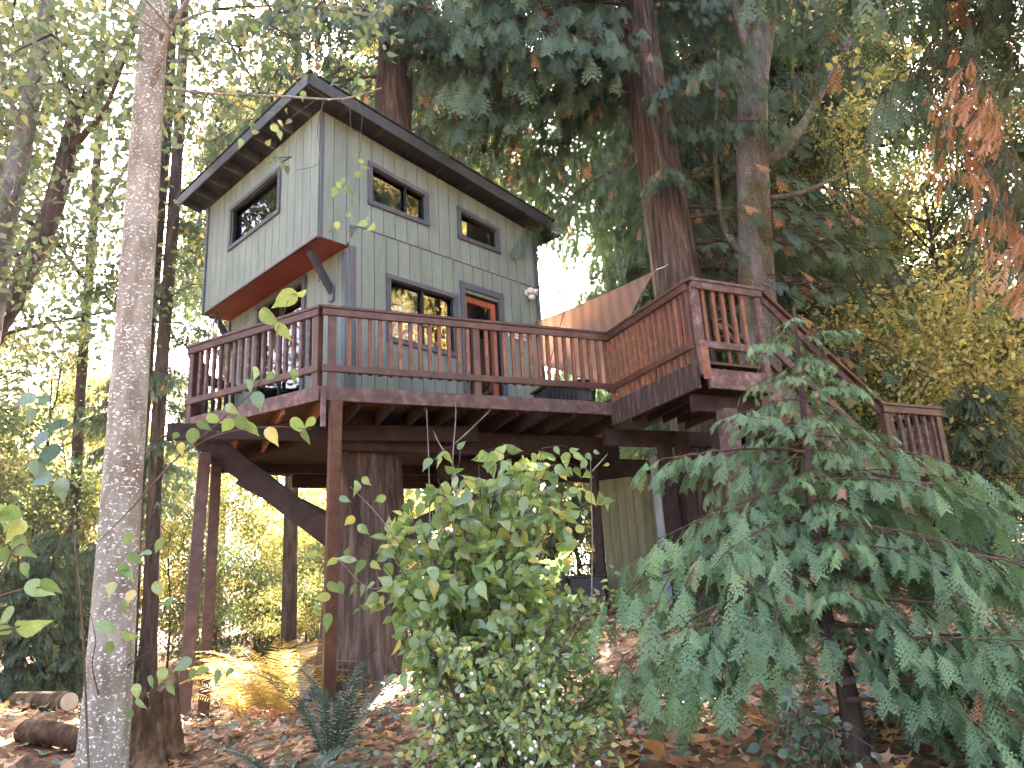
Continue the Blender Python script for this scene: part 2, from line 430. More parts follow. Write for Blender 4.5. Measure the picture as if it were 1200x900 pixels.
M['litter'] = leaf_mat('fallen_leaf', [(0, (.15, .07, .038)), (.25, (.31, .155, .08)), (.5, (.46, .265, .145)), (.75, (.57, .37, .22)), (.9, (.57, .30, .09)), (1, (.60, .41, .12))], .25, .05, .5)
M['litter_o'] = leaf_mat('fallen_leaf_large', [(0, (.18, .085, .045)), (.25, (.34, .17, .09)), (.5, (.50, .29, .16)), (.75, (.60, .39, .24)), (.9, (.60, .30, .08)), (1, (.62, .42, .11))], .25, .05, .5, False)
M['fern'] = leaf_mat('fern_frond', [(0, (.022, .05, .030)), (1, (.05, .095, .048))], .3, .08, .4)
M['gold_fern'] = leaf_mat('golden_fern_frond', [(0, (.36, .27, .06)), (.6, (.50, .36, .09)), (1, (.34, .32, .08))], .5, .05, .5)
M['rust_fern'] = leaf_mat('rust_fern_frond', [(0, (.30, .11, .045)), (1, (.42, .19, .07))], .4, .05, .5)
M['berry'] = plain('white_berry', (.85, .86, .82), .45)

# ------------------------------------------------------------------ ground
GP = np.array([(0, -6, -1.6), (0, 0, -1.5), (-6, 0, -1.4), (6, 0, -1.3), (-3, 5.5, -1.22), (0, 4, -1.22), (-4.2, 9.8, -1.27), (-2.15, 8.8, -.93),
               (-1.8, 9.8, -.72), (-4.3, 11, -1.17), (1.65, 12, .04), (1.8, 5, -.92), (4, 6, -.72), (5.5, 10, -.2), (-1.4, 5.5, -1.0), (0, 6.2, -.88),
               (1, 8.5, -.42), (3.2, 9, -.2), (0, 22, .2), (-10, 20, -1.1), (-5, 16, -1.0), (10, 20, .8), (-20, 8, -1.3), (-25, 30, -1.2), (25, 30, 1.5),
               (20, 5, .2), (0, 45, .6), (-45, 60, -.5), (45, 60, 2.5), (0, 90, 1.5), (-60, -10, -1.5), (60, -10, .6), (0, -40, -2), (-4.75, 8.5, -.72), (-6.5, 10, -.8), (-8, 7, -.8)], float)
def _tps(r2):
    return np.where(r2 > 0, r2 * np.log(r2 + 1e-12), 0) * .5
_n = len(GP)
_K = _tps(((GP[:, None, :2] - GP[None, :, :2]) ** 2).sum(2)) + np.eye(_n) * .3
_P = np.c_[np.ones(_n), GP[:, :2]]
_A = np.zeros((_n + 3, _n + 3)); _A[:_n, :_n] = _K; _A[:_n, _n:] = _P; _A[_n:, :_n] = _P.T
_w = np.linalg.solve(_A, np.r_[GP[:, 2], 0, 0, 0])
def gz_arr(x, y):
    q = np.stack([x, y], -1)
    k = _tps(((q[..., None, :] - GP[:, :2]) ** 2).sum(-1))
    b = k @ _w[:_n] + _w[_n] + x * _w[_n + 1] + y * _w[_n + 2]
    return b + .035 * np.sin(x * 2.1 + .7 * y) * np.cos(y * 1.7 - .4 * x) + .02 * np.sin(x * 5.3 + 1) * np.sin(y * 4.7)
def gz(x, y):
    return float(gz_arr(np.array([x], float), np.array([y], float))[0])

def make_ground():
    t = np.linspace(-1, 1, 181)
    k = np.sign(t) * (np.abs(t) * 14 + 500 * np.abs(t) ** 6)
    X, Y = np.meshgrid(k, k + 7)
    fl = np.clip(np.hypot(X, Y - 7), 0, 110) / np.maximum(np.hypot(X, Y - 7), 1e-6)
    Z = gz_arr(X * fl, (Y - 7) * fl + 7)
    v = np.stack([X, Y, Z], -1).reshape(-1, 3)
    n = len(t)
    i = (np.arange(n - 1)[:, None] * n + np.arange(n - 1)[None]).ravel()
    f = np.stack([i, i + 1, i + n + 1, i + n], 1)
    o = link('ground', make_mesh('ground', v, f, M['ground'], smooth=True))
    o['kind'] = 'structure'
    return o
ground = make_ground()

# ------------------------------------------------------------------ the cabin
HA = math.radians(44.74)
dR = V3(math.sin(HA), math.cos(HA), 0)          # along the long wall, away to the right
dL = V3(-math.cos(HA), math.sin(HA), 0)         # along the short wall, away to the left
nR, nL = -dL, -dR                               # outward normals
HP = V3(-0.67, 11.01, 0)
ZD = 2.60                                       # deck level
def H(u, v, z):
    return HP + dR * u + dL * v + V3(0, 0, z)
U0, U1, UB, VW = -2.03, 1.69, -2.48, 3.47       # main corner, far end, bay face, width
def roof_z(u):
    return 6.70 - 0.132 * (u + 2.49)            # underside of the roof
cabin = thing('treehouse_cabin', 'sage green treehouse cabin with a sloping shed roof and slate trim', 'cabin', H(0, 1.7, 2.3))

def clad(P, n, us, openings, zb, zt, thick, mat, name, board=None, gap=.0055, joined=False):
    """wall of pieces between us[0] and us[1]; openings are (u0,u1,z0,z1fun)"""
    edges = set(us)
    if board:
        k = us[0]
        while k < us[1]:
            edges.add(round(k, 4)); k += board
    cuts = set()
    for o in openings:
        for e in (o[0], o[1]):
            if us[0] < e < us[1]: cuts.add(round(e, 4))
    al = sorted(edges | cuts)
    out = []
    for a, b in zip(al[:-1], al[1:]):
        if b - a < .004: continue
        ga = gap if (a in edges and a not in cuts) else 0
        gb = gap if (b in edges and b not in cuts) else 0
        mid = (a + b) / 2
        spans = [(zb, zt)]
        for o in openings:
            if o[0] - 1e-4 <= mid <= o[1] + 1e-4:
                new = []
                for lo, hi in spans:
                    if o[3](mid) <= lo(mid) or o[2] >= hi(mid): new.append((lo, hi)); continue
                    if o[2] > lo(mid) + .02: new.append((lo, lambda u, z=o[2]: z))
                    if o[3](mid) < hi(mid) - .02: new.append((o[3], hi))
                spans = new
        for lo, hi in spans:
            a_, b_ = a + ga, b - gb
            pts = [P(a_, lo(a_)), P(b_, lo(b_)), P(b_, hi(b_)), P(a_, hi(a_))]
            if joined: out.append(prism_vf(pts, n * thick))
            else: prism(name, pts, n * thick, mat, cabin)
    if joined and out:
        v, f = join_vf(out); obj(name, v, f, mat, cabin)

c_ = lambda z: (lambda u: z)
PR = lambda u, z: H(u, 0, z)
PBay = lambda v, z: H(UB, v, z)
PLow = lambda v, z: H(U0, v, z)
OPR = [(-1.36, -.21, 3.64, c_(4.49)), (0.02, .72, ZD, c_(4.66)), (-1.66, -.72, 5.60, lambda u: 6.14 - .132 * (u + 1.66)), (-.01, .74, 5.59, lambda u: 6.00 - .13 * u)]
OPB = [(1.08, 2.55, 5.64, c_(6.25))]
OPL = [(1.12, 2.45, 2.9, c_(4.66))]
ZS = 5.14
T = .02
# inner walls (behind the cladding)
def wall_sets(th, mat, name, board, joined, inset):
    P1 = lambda u, z: H(u, inset, z)
    clad(P1, nR, (U0, U1), [o for o in OPR], c_(ZD), c_(ZS - .012), th, mat, name, board, joined=joined)
    clad(P1, nR, (UB, U1), OPR, lambda u: ZS if u > U0 else 4.80, lambda u: roof_z(u), th, mat, name, board, joined=joined)
wall_sets(.06, M['interior'], 'wall', None, True, .065)
wall_sets(T, M['siding'], 'siding_board', .2035, False, 0)
# the step of the bay along its bottom on this side
clad(lambda v, z: H(UB + .065, v, z), nL, (0.08, VW), OPB, c_(4.80), c_(roof_z(UB)), .06, M['interior'], 'wall', None, joined=True)
clad(PBay, nL, (0.0, VW), OPB, c_(4.80), c_(roof_z(UB)), T, M['siding'], 'siding_board', .2042)
clad(lambda v, z: H(U0 + .065, v, z), nL, (0.08, VW), OPL, c_(ZD), c_(4.80), .06, M['interior'], 'wall', None, joined=True)
clad(PLow, nL, (0.0, VW), OPL, c_(ZD), c_(4.78), T, M['siding'], 'siding_board', .2042)
# back walls, never clad boards apart: seen only from round the back
for nm, a, b, c, d in (('back_wall', (U1, 0), (U1, VW), ZD, roof_z(U1)),):
    prism(nm, [H(U1 - .02, .02, ZD), H(U1 - .02, VW, ZD), H(U1 - .02, VW, roof_z(U1)), H(U1 - .02, .02, roof_z(U1))], dR * .04, M['siding'], cabin)
prism('back_wall', [H(U0, VW + .003, ZD), H(U1, VW + .003, ZD), H(U1, VW + .003, roof_z(U1)), H(UB, VW + .003, roof_z(UB)), H(UB, VW + .003, 4.8), H(U0, VW + .003, 4.8)], dL * .04, M['siding'], cabin)
prism('floor', [H(U0, 0, 2.36), H(U1, 0, 2.36), H(U1, VW, 2.36), H(U0, VW, 2.36)], (0, 0, .235), M['dark'], cabin)
prism('bay_floor', [H(UB + .01, .01, 4.795), H(U0 - .002, .01, 4.795), H(U0 - .002, VW - .01, 4.795), H(UB + .01, VW - .01, 4.795)], (0, 0, .02), M['red_soffit'], cabin)
# corner boards
def trimv(u, v, n, t, z0, z1, w=.09, th=.028):
    """vertical trim: centre at (u,v), facing n, width along t"""
    a = H(u, v, z0) + n * (T + .003 + th / 2); b = H(u, v, z1) + n * (T + .003 + th / 2)
    beam('corner_board', a, b, w, th, M['slate'], cabin, up=n)
trimv(U1 - .04, 0, nR, dR, ZD, roof_z(U1) - .02)
trimv(U0 + .055, 0, nR, dR, ZD, 4.80)
trimv(U0 - .0, 0.05, nL, dL, ZD, 4.75, w=.10, th=.02)
trimv(UB, VW - .03, nL, dL, 4.79, roof_z(UB) - .02, w=.05)
trimv(U0, VW - .04, nL, dL, ZD, 4.75, w=.07)
trimv(UB + .02, -.0, nR, dR, 4.79, roof_z(UB) - .02, w=.05, th=.012)
beam('flashing', H(U0 + .1, 0, ZS - .005) + nR * .024, H(U1 - .1, 0, ZS - .005) + nR * .024, .012, .014, M['slate'], cabin)
beam('band_board', H(UB - .024, .01, 4.792), H(UB - .024, VW, 4.792), .03, .03, M['stain'], cabin)

# roof
ou, ov, oub, ovb = .38, .34, .30, .36
cu = [(UB - ou, -ov), (U1 + oub, -ov), (U1 + oub, VW + ovb), (UB - ou, VW + ovb)]
rp = [H(u, v, roof_z(u) + .14) for u, v in cu]
roof = prism('roof', rp, (0, 0, .03), M['soffit'], cabin)
k = 0
u = UB - ou - .03
while u < U1 + oub:                                             # shingle courses, each lapping the one below it
    u2 = min(u + .26, U1 + oub + .03)
    z0, z1 = roof_z(u) + .192, roof_z(u2) + .182
    prism('shingle_course', [H(u, -ov - .035, z0), H(u2, -ov - .035, z1), H(u2, VW + ovb + .035, z1), H(u, VW + ovb + .035, z0)], (0, 0, .012), M['roofing'], roof)
    u = u2
fz = .155
def fascia(a, b, na):
    A = H(*a, roof_z(a[0]) + .075); B = H(*b, roof_z(b[0]) + .075)
    beam('fascia_board', A + na * .014, B + na * .014, .028, fz + .02, M['fascia'], cabin)
fascia(cu[0], cu[1], nR); fascia(cu[3], cu[0], nL); fascia(cu[2], cu[1], dR)
for i in range(9):                                              # rafters under the eaves
    v = -ov + .06 + i * .5
    if v > VW + ovb - .05: break
    beam('rafter', H(UB - ou + .03, v, roof_z(UB - ou) + .066), H(UB - .026, v, roof_z(UB) + .066), .04, .14, M['slate'], cabin)
for i in range(8):
    u = -2.2 + i * .58
    beam('lookout', H(u, -ov + .03, roof_z(u) + .085), H(u, -.028, roof_z(u) + .085), .04, .1, M['soffit'], cabin)
prism('soffit_board', [H(UB - ou + .03, -ov + .03, roof_z(UB - ou) + .112), H(U1 + oub - .03, -ov + .03, roof_z(U1 + oub) + .112), H(U1 + oub - .03, -.03, roof_z(U1 + oub) + .112), H(UB - ou + .03, -.03, roof_z(UB - ou) + .112)], (0, 0, .01), M['soffit'], cabin)

# windows
def window(P, n, corners, name='window', trim=.075, mull=None, vert=None, proud=.03):
    """corners: bl, br, tr, tl in wall coordinates"""
    bl, br, tr, tl = [P(*c) for c in corners]
    c0 = (bl + br + tr + tl) / 4
    w = link(name, make_mesh(name, *[q for q in prism_vf([p - c0 - n * .045 for p in (bl, br, tr, tl)], -n * .01)], M['glass']), cabin, c0)
    # frame boards
    up = n
    o = n * (T + proud / 2 + .002)
    hx = norm(br - bl); hz = V3(0, 0, 1)
    e = trim
    beam('frame', bl + o - hx * e - hz * e / 2, br + o + hx * e - hz * e / 2, proud, e, M['slate'], w, up=np.cross(n, hx) * -1 if False else hz)
    ht = norm(tr - tl); upt = np.cross(ht, n); upt = upt if upt[2] > 0 else -upt
    beam('frame', tl + o - ht * e + upt * e / 2, tr + o + ht * e + upt * e / 2, proud, e, M['slate'], w, up=upt)
    beam('frame', bl + o - hx * e / 2, tl + o - hx * e / 2, e, proud, M['slate'], w, up=n)
    beam('frame', br + o + hx * e / 2, tr + o + hx * e / 2, e, proud, M['slate'], w, up=n)
    # sash inside the opening
    s = n * (-.012)
    for a, b in ((bl, br), (tl, tr), (bl, tl), (br, tr)):
        m_ = (a + b) / 2; inn = norm(c0 - m_) * .012
        beam('sash', a + s + inn, b + s + inn, .024, .05, M['iron'], w, up=n)
    if mull is not None:
        a = bl + (br - bl) * mull; b = tl + (tr - tl) * mull
        beam('mullion', a + s * .5, b + s * .5, .03, .05, M['iron'], w, up=n)
    return w

def op_corners(o):
    return [(o[0], o[2]), (o[1], o[2]), (o[1], o[3](o[1])), (o[0], o[3](o[0]))]
window(PR, nR, op_corners(OPR[0]), mull=.5)
window(PR, nR, op_corners(OPR[2]), mull=.64)
window(PR, nR, op_corners(OPR[3]))
window(PBay, nL, op_corners(OPB[0]), trim=.07)
window(PLow, nL, op_corners(OPL[0]), mull=.5, trim=.09)
# curtains inside the lower side window
prism('curtain', [H(U0 + .3, 1.2, 2.9), H(U0 + .3, 2.0, 2.9), H(U0 + .3, 2.0, 4.6), H(U0 + .3, 1.2, 4.6)], dR * .02, M['fabric'], cabin)

# door
d0 = OPR[1]
door = thing('door_dummy', '', '')
bpy.data.objects.remove(door)
dp = lambda u, z: H(u, .075, z)
def dprism(u0, u1, z0, z1, mat, name, par, off=.04):
    return prism(name, [dp(u0, z0), dp(u1, z0), dp(u1, z1), dp(u0, z1)], nR * off, mat, par)
door = dprism(.04, .11, ZD + .03, 4.63, M['door'], 'door', cabin)
dprism(.61, .70, ZD + .03, 4.63, M['door'], 'stile', door)
dprism(.112, .608, 4.54, 4.63, M['door'], 'rail', door, .038)
dprism(.112, .608, ZD + .03, ZD + .28, M['door'], 'rail', door, .038)
dprism(.11, .61, ZD + .28, 4.54, M['glass'], 'pane', door, .012)
v, f = tube_vf([dp(.645, 3.6) + nR * .04, dp(.645, 3.6) + nR * .08, dp(.645, 3.6) + nR * .085], [.012, .012, .028], 10)
obj('handle', v, f, M['iron'], door, True)
for u in (-.035, .775):
    beam('door_trim', H(u, 0, ZD) + nR * .038, H(u, 0, 4.80) + nR * .038, .09, .03, M['slate'], cabin, up=nR)
beam('door_trim', H(-.085, 0, 4.76) + nR * .041, H(.825, 0, 4.76) + nR * .041, .03, .11, M['slate'], cabin)
for u in (.01, .73):
    beam('jamb', H(u + (.012 if u < .3 else -.012), .02, ZD), H(u + (.012 if u < .3 else -.012), .02, 4.66), .02, .09, M['iron'], cabin, up=nR)
# bay brackets
for v in (.32, VW - .25):
    beam('bracket', H(UB + .06, v, 4.74), H(U0 - .03, v, 4.22), .085, .085, M['soffit'], cabin, up=dL)
    beam('bracket_block', H(U0 - .045, v, 4.10), H(U0 - .045, v, 4.30), .09, .04, M['slate'], cabin, up=nL)

# ------------------------------------------------------------------ the deck
ZR = 3.55
A_, B_, C_, D_, E_ = [atz(x, y, ZR) * V3(1, 1, 0) for x, y in ((226, 409), (377.5, 362.3), (711, 394), (807, 331), (888, 343))]
A2_ = V3(-4.56, 11.1, 0)
BK = V3(-3.9, 13.0, 0)
C2_ = V3(1.95, 11.9, 0); C3_ = V3(.6, 13.4, 0)
aW = math.radians(-19.7)
dW = V3(math.sin(aW), math.cos(aW), 0)
E2_ = E_ + dW * 1.95
dF = norm(C_ - B_); nF = V3(dF[1], -dF[0], 0)
dD = norm(A_ - B_); nD = V3(-dD[1], dD[0], 0)
dE = norm(E_ - D_); nE = V3(dE[1], -dE[0], 0)
nW = -V3(dW[1], -dW[0], 0)
deck = thing('deck', 'red brown timber deck wrapped round the treehouse cabin on tall posts', 'deck', V3(-1.4, 10.2, gz(-1.4, 10.2)))

def clip(poly, a, n):
    """keep the side of a convex polygon where (p-a).n >= 0"""
    out = []
    for i in range(len(poly)):
        p, q = poly[i], poly[(i + 1) % len(poly)]
        sp, sq = (p - a) @ n, (q - a) @ n
        if sp >= 0: out.append(p)
        if (sp >= 0) != (sq >= 0): out.append(p + (q - p) * (sp / (sp - sq)))
    return out
def strips(poly, d, width, gap):
    n = V3(-d[1], d[0], 0)
    ts = [p @ n for p in poly]
    t = min(ts)
    while t < max(ts):
        q = clip(clip(poly, n * (t + gap / 2), n), n * (t + width - gap / 2), -n)
        if len(q) >= 3:
            ar = 0
            for i in range(len(q)): ar += np.cross(q[i], q[(i + 1) % len(q)])[2]
            if abs(ar) > .01: yield q
        t += width
MAIN = [A_, B_, C_, C2_, C3_, BK, A2_]
WING = [C_ + V3(.006, 0, 0), D_, E_, E2_, C2_]
HOUSE_CLIP = (H(U0, 0, 0), nL), (H(0, 0, 0), nR)
for poly, d in ((MAIN, dF), (WING, dE)):
    for q in strips(poly, d, .142, .007):
        # the boards stop at the cabin walls
        pieces = [q]
        if poly is MAIN:
            a = clip(q, H(U0 - .03, 0, 0), nL)
            b = clip(clip(q, H(U0 - .03, 0, 0), -nL), H(0, -.03, 0), nR)
            pieces = [a, b]
        for w in pieces:
            if len(w) >= 3 and np.ptp([p @ d for p in w]) > .08:
                prism('deck_board', [p + V3(0, 0, ZD - .03) for p in w], (0, 0, .03), M['stain'], deck)
# joists and beams
dJ = V3(-dF[1], dF[0], 0)
t0 = B_ @ dF
for i in range(-5, 11):
    t = t0 + i * .405 + .05
    q = clip(clip([p * .995 + (V3(-1.4, 10.6, 0) * .005) for p in MAIN], dF * (t - .02), dF), dF * (t + .02), -dF)
    if len(q) < 3: continue
    s = sorted(p @ dJ for p in q)
    p0, p1 = dF * t + dJ * (s[0] + .05), dF * t + dJ * (s[-1] - .03)
    beam('joist', p0 + V3(0, 0, 2.465), p1 + V3(0, 0, 2.465), .04, .19, M['joist' if i < 1 else 'dark'], deck)  # only the left joists keep raw wood; the others' dark colour paints under-deck shade
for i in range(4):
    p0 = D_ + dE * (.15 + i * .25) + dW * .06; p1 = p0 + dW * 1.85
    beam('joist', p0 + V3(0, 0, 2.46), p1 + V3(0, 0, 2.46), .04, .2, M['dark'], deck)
def rim(a, b, n, mat, z0, z1, name='rim_board', th=.04):
    beam(name, a + n * th / 2 + V3(0, 0, (z0 + z1) / 2), b + n * th / 2 + V3(0, 0, (z0 + z1) / 2), th, z1 - z0, mat, deck)
rim(A_, B_, nD, M['worn'], 2.42, 2.595); rim(B_ + dF * .05, C_ - dF * .03, nF, M['worn'], 2.42, 2.595)
rim(C_, D_, nW, M['wing'], 2.27, 2.592, th=.045); rim(D_ + dE * .1, E_ - dE * .02, nE, M['worn'], 2.27, 2.50)
rim(A_, A2_, norm(V3(-1, -.3, 0)), M['worn'], 2.42, 2.595)
rim(E_, E2_, -nW, M['wing'], 2.3, 2.59)
# main beams under the joists
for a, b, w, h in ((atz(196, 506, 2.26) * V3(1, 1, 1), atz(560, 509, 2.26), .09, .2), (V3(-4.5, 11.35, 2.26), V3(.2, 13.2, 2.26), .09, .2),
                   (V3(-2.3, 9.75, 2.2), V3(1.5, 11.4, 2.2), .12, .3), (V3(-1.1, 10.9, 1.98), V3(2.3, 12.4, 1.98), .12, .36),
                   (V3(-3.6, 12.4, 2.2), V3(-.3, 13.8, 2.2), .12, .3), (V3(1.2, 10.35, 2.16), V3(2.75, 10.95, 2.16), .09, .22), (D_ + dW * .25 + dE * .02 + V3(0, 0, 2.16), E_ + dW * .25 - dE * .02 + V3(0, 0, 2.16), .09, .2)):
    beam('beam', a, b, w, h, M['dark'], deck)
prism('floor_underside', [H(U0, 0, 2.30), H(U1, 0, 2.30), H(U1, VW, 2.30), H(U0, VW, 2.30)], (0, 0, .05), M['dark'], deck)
# posts
def post(xy, ztop, w=.14, mat='stain', zbot=None, top=None):
    z0 = gz(xy[0], xy[1]) - .12 if zbot is None else zbot
    t = xy if top is None else top
    return beam('post', V3(xy[0], xy[1], z0), V3(t[0], t[1], ztop), w, w, M[mat], deck, up=norm(V3(.42, -.9, 0)))
pa = atz(212, 862, -1.2); post(pa, 2.16, .15, 'stain', top=(A_ + V3(.16, .2, 0)))
post(V3(-4.28, 11.0, 0), 2.16, .14)
pb = atz(384, 828, -.93); post(pb, 2.42, .135, 'stain', top=B_ + V3(.17, .02, 0))
pd = (D_ + E_) / 2 - dE * .14 + dW * .09; post(pd, 2.06, .17, 'worn')
post(V3(2.02, 10.5, 0), 2.05, .15, 'dark')
post(V3(1.62, 11.6, 0), 1.9, .15, 'dark')
post(E2_ - dE * .2 - dW * .15, 2.2, .15, 'dark')
# knee braces bolted to the trunk
beam('brace', at(238, 514, 10.2), at(396, 634, 10.1), .09, .29, M['dark'], deck)
beam('brace', at(405, 530, 9.75), at(424, 640, 9.95), .07, .14, M['dark'], deck, up=norm(V3(.4, -.9, 0)))
beam('brace', V3(.6, 11.2, 2.0), V3(-1.6, 10.45, 1.0), .09, .26, M['dark'], deck)
beam('brace', V3(-4.1, 11.5, 2.1), V3(-2.3, 10.6, 1.1), .09, .24, M['dark'], deck)

# railings
def railing(p, q, n, zd, sp=.135, h=.95, ends=(.06, .06), mat='stain', bal='baluster', low=.205, below=0.0, posts=(), par=None, cap=True, ext=(0.05, 0.05), slope=None, wp=.09):
    par = par or deck
    p, q = np.asarray(p, float), np.asarray(q, float)
    d = norm(q - p); L = np.linalg.norm(q - p)
    zz = V3(0, 0, zd)
    c = 'cap'
    v, f = beam_vf(p - d * ext[0] + zz + V3(0, 0, h + .019), q + d * ext[1] + zz + V3(0, 0, h + .019), .145, .038)
    r = obj('railing', v, f, M[mat], par)
    o = n * .045
    beam('top_rail', p + o + zz + V3(0, 0, h - .046), q + o + zz + V3(0, 0, h - .046), .038, .088, M[mat], r)
    beam('bottom_rail', p + o + zz + V3(0, 0, low), q + o + zz + V3(0, 0, low), .038, .086, M[mat], r)
    k = int((L - sum(ends)) / sp)
    for i in range(k + 1):
        t = ends[0] + (L - sum(ends)) * i / max(k, 1)
        if any(abs(t - s) < .085 for s in posts): continue
        jx = R0.uniform(-.004, .004)
        beam('baluster', p + d * (t + jx) + n * .005 + zz + V3(0, 0, low - .045 - below), p + d * (t + jx * .5) + n * .005 + zz + V3(0, 0, h - .004), .046, .046, M[bal], r, up=n, ch=.004)
    for s in posts:
        beam('rail_post', p + d * s + n * .0 + zz + V3(0, 0, -.18), p + d * s + zz + V3(0, 0, h - .002), wp, wp, M[mat], r, up=n)
    return r
railing(A_, B_, nD, ZD, .125, bal='worn', posts=(.04, np.linalg.norm(A_ - B_) - .06), ext=(.06, .02))
LF = np.linalg.norm(C_ - B_)
railing(B_, C_, nF, ZD, .122, posts=(.12, 1.93), ext=(.02, .02), ends=(.2, .05))
railing(C_, D_, nW, ZD - .01, .118, mat='stain', posts=(np.linalg.norm(C_ - D_) - .07,), ext=(.0, .0), below=.14, low=.19, ends=(.06, .16))
railing(D_, E_, nE, ZD + .002, .14, mat='worn', bal='baluster', posts=(.05, np.linalg.norm(D_ - E_) - .06), ext=(.05, .05), low=.18, ends=(.16, .14))
railing(A_, A2_, norm(V3(-1, -.3, 0)), ZD - .012, .137, bal='dark', posts=(1.1,), ext=(.0, .0))
railing(A2_, BK, norm(V3(-1, .2, 0)), ZD, .137, bal='dark', ext=(.0, .0))
beam('corner_block', D_ + nE * .066 + dE * .05 + V3(0, 0, 2.36), D_ + nE * .066 + dE * .05 + V3(0, 0, 2.74), .1, .03, M['baluster'], deck, up=nE)
beam('post_bracket', B_ + nF * .06 + dF * .02 + V3(0, 0, 2.10), B_ + nF * .06 + dF * .02 + V3(0, 0, 2.56), .06, .05, M['worn'], deck, up=nF)

# ------------------------------------------------------------------ stairs
stair = thing('staircase', 'timber staircase leading down from the deck to a railed landing', 'staircase', E_ + dE * 2.2 + V3(0, 0, gz(*(E_ + dE * 2.2)[:2])))
SL = 1.72; ZL = 1.27
for off, mt in ((0, 'worn'), (.92, 'dark')):
    o = dW * off
    beam('stringer', E_ + o + V3(0, 0, ZD - .27) + dE * .02, E_ + o + dE * (SL) + V3(0, 0, ZL - .16), .045, .28, M[mt], stair)
    sl = norm(dE * SL + V3(0, 0, ZL - ZD))
    r = beam('railing', E_ + o + V3(0, 0, ZR - .01) + dE * .03, E_ + o + dE * (SL + .02) + V3(0, 0, ZL + .97), .14, .038, M['stain'], stair)
    for h, w in ((.88, .088), (.30, .088)):
        beam('rail', E_ + o + V3(0, 0, ZD + h) + dE * .03, E_ + o + dE * SL + V3(0, 0, ZL + h), .038, w, M['worn'], r)
    if off:
        for i in range(9):
            t = .15 + i * .17
            zb = ZD + (ZL - ZD) * t / SL
            beam('baluster', E_ + o + dE * t + V3(0, 0, zb + .28), E_ + o + dE * t + V3(0, 0, zb + .9), .036, .036, M['baluster'], r, up=nE)
for i in range(6):
    zt = ZD - (i + 1) * (ZD - ZL) / 7
    c = E_ + dE * (.03 + (i + .5) * SL / 6.4)
    beam('tread', c + dW * .025 + V3(0, 0, zt), c + dW * .895 + V3(0, 0, zt), .27, .04, M['worn'], stair)
L0 = E_ + dE * SL; L1 = E_ + dE * 2.78
q = [L0, L1, L1 + dW * .95, L0 + dW * .95]
for w in strips(q, dE, .142, .006):
    prism('landing_board', [p + V3(0, 0, ZL - .03) for p in w], (0, 0, .03), M['stain'], stair)
beam('rim_board', L0 + nE * .02 + V3(0, 0, ZL - .12), L1 + nE * .02 + V3(0, 0, ZL - .12), .04, .19, M['baluster'], stair)
beam('rim_board', L1 + dE * .02 + V3(0, 0, ZL - .12), L1 + dE * .02 + dW * .95 + V3(0, 0, ZL - .12), .04, .19, M['stain'], stair)
railing(L0, L1, nE, ZL, .125, mat='stain', bal='worn', posts=(.06, np.linalg.norm(L1 - L0) - .05), par=stair, ext=(.03, .04), low=.13, ends=(.16, .15))
railing(L1, L1 + dW * .95, dE, ZL, .13, mat='stain', bal='worn', par=stair, ext=(-.08, .04), low=.13)
for c in (L0 + dE * .08 + dW * .1, L1 - dE * .08 + dW * .1, L1 - dE * .08 + dW * .85):
    beam('post', V3(c[0], c[1], gz(c[0], c[1]) - .1), c + V3(0, 0, ZL - .032), .09, .09, M['dark'], stair, up=nE)
# lower flight, running back down the slope behind the young cedar
for s in range(4):
    c = L0 + dW * (1.1 + s * .27) + dE * .55
    zt = ZL - (s + 1) * .19
    beam('tread', c - dE * .45 + V3(0, 0, zt), c + dE * .45 + V3(0, 0, zt), .27, .04, M['worn'], stair)
for e in (-.47, .47):
    c = L0 + dW * .96 + dE * (.55 + e)
    c2 = c + dW * 1.45
    beam('stringer', c + V3(0, 0, ZL - .2), c2 + V3(0, 0, gz(*c2[:2]) - .02), .04, .26, M['dark'], stair)

# ------------------------------------------------------------------ the air: thin haze lit by the low sun
def haze():
    v = [(x, y, z) for z in (-9, 32) for x, y in ((-90, -60), (90, -60), (90, 110), (-90, 110))]
    f = [(0, 3, 2, 1), (4, 5, 6, 7), (0, 1, 5, 4), (1, 2, 6, 5), (2, 3, 7, 6), (3, 0, 4, 7)]
    mt, t, n, l = nt('haze')
    o = n.new('ShaderNodeOutputMaterial'); p = n.new('ShaderNodeVolumePrincipled')
    p.inputs['Color'].default_value = (.95, .93, .88, 1); p.inputs['Density'].default_value = .00028; p.inputs['Anisotropy'].default_value = .55
    l.new(p.outputs[0], o.inputs['Volume'])
    q = link('haze', make_mesh('haze', v, f, mt)); q['kind'] = 'stuff'; q['label'] = 'thin pale haze in the air of the wood'; q['category'] = 'haze'
haze()

# ------------------------------------------------------------------ shed under the deck
sA = at(714, 705, 11.6); sB = at(778, 700, 11.25)
sd_ = norm((sB - sA) * V3(1, 1, 0)); sn = V3(sd_[1], -sd_[0], 0)
sz0 = min(gz(*sA[:2]), gz(*sB[:2])) - .1
shed = thing('garden_shed', 'low olive board shed tucked under the deck', 'shed', V3(sA[0], sA[1], sz0))
W_ = 1.15; sz1 = float(at(745, 560, 11.5)[2])
for i in range(9):
    a = sA * V3(1, 1, 0) + sd_ * (i * W_ / 9 + .003); b = sA * V3(1, 1, 0) + sd_ * ((i + 1) * W_ / 9 - .003)
    prism('board', [V3(*a[:2], sz0), V3(*b[:2], sz0), V3(*b[:2], sz1), V3(*a[:2], sz1)], sn * (.02 + .004 * (i % 2)), M['shed'], shed)
a = sA * V3(1, 1, 0); b = a + sd_ * W_
prism('wall', [V3(*a[:2], sz0), V3(*b[:2], sz0), V3(*b[:2], sz1), V3(*a[:2], sz1)], -sn * .9, M['dark'], shed)
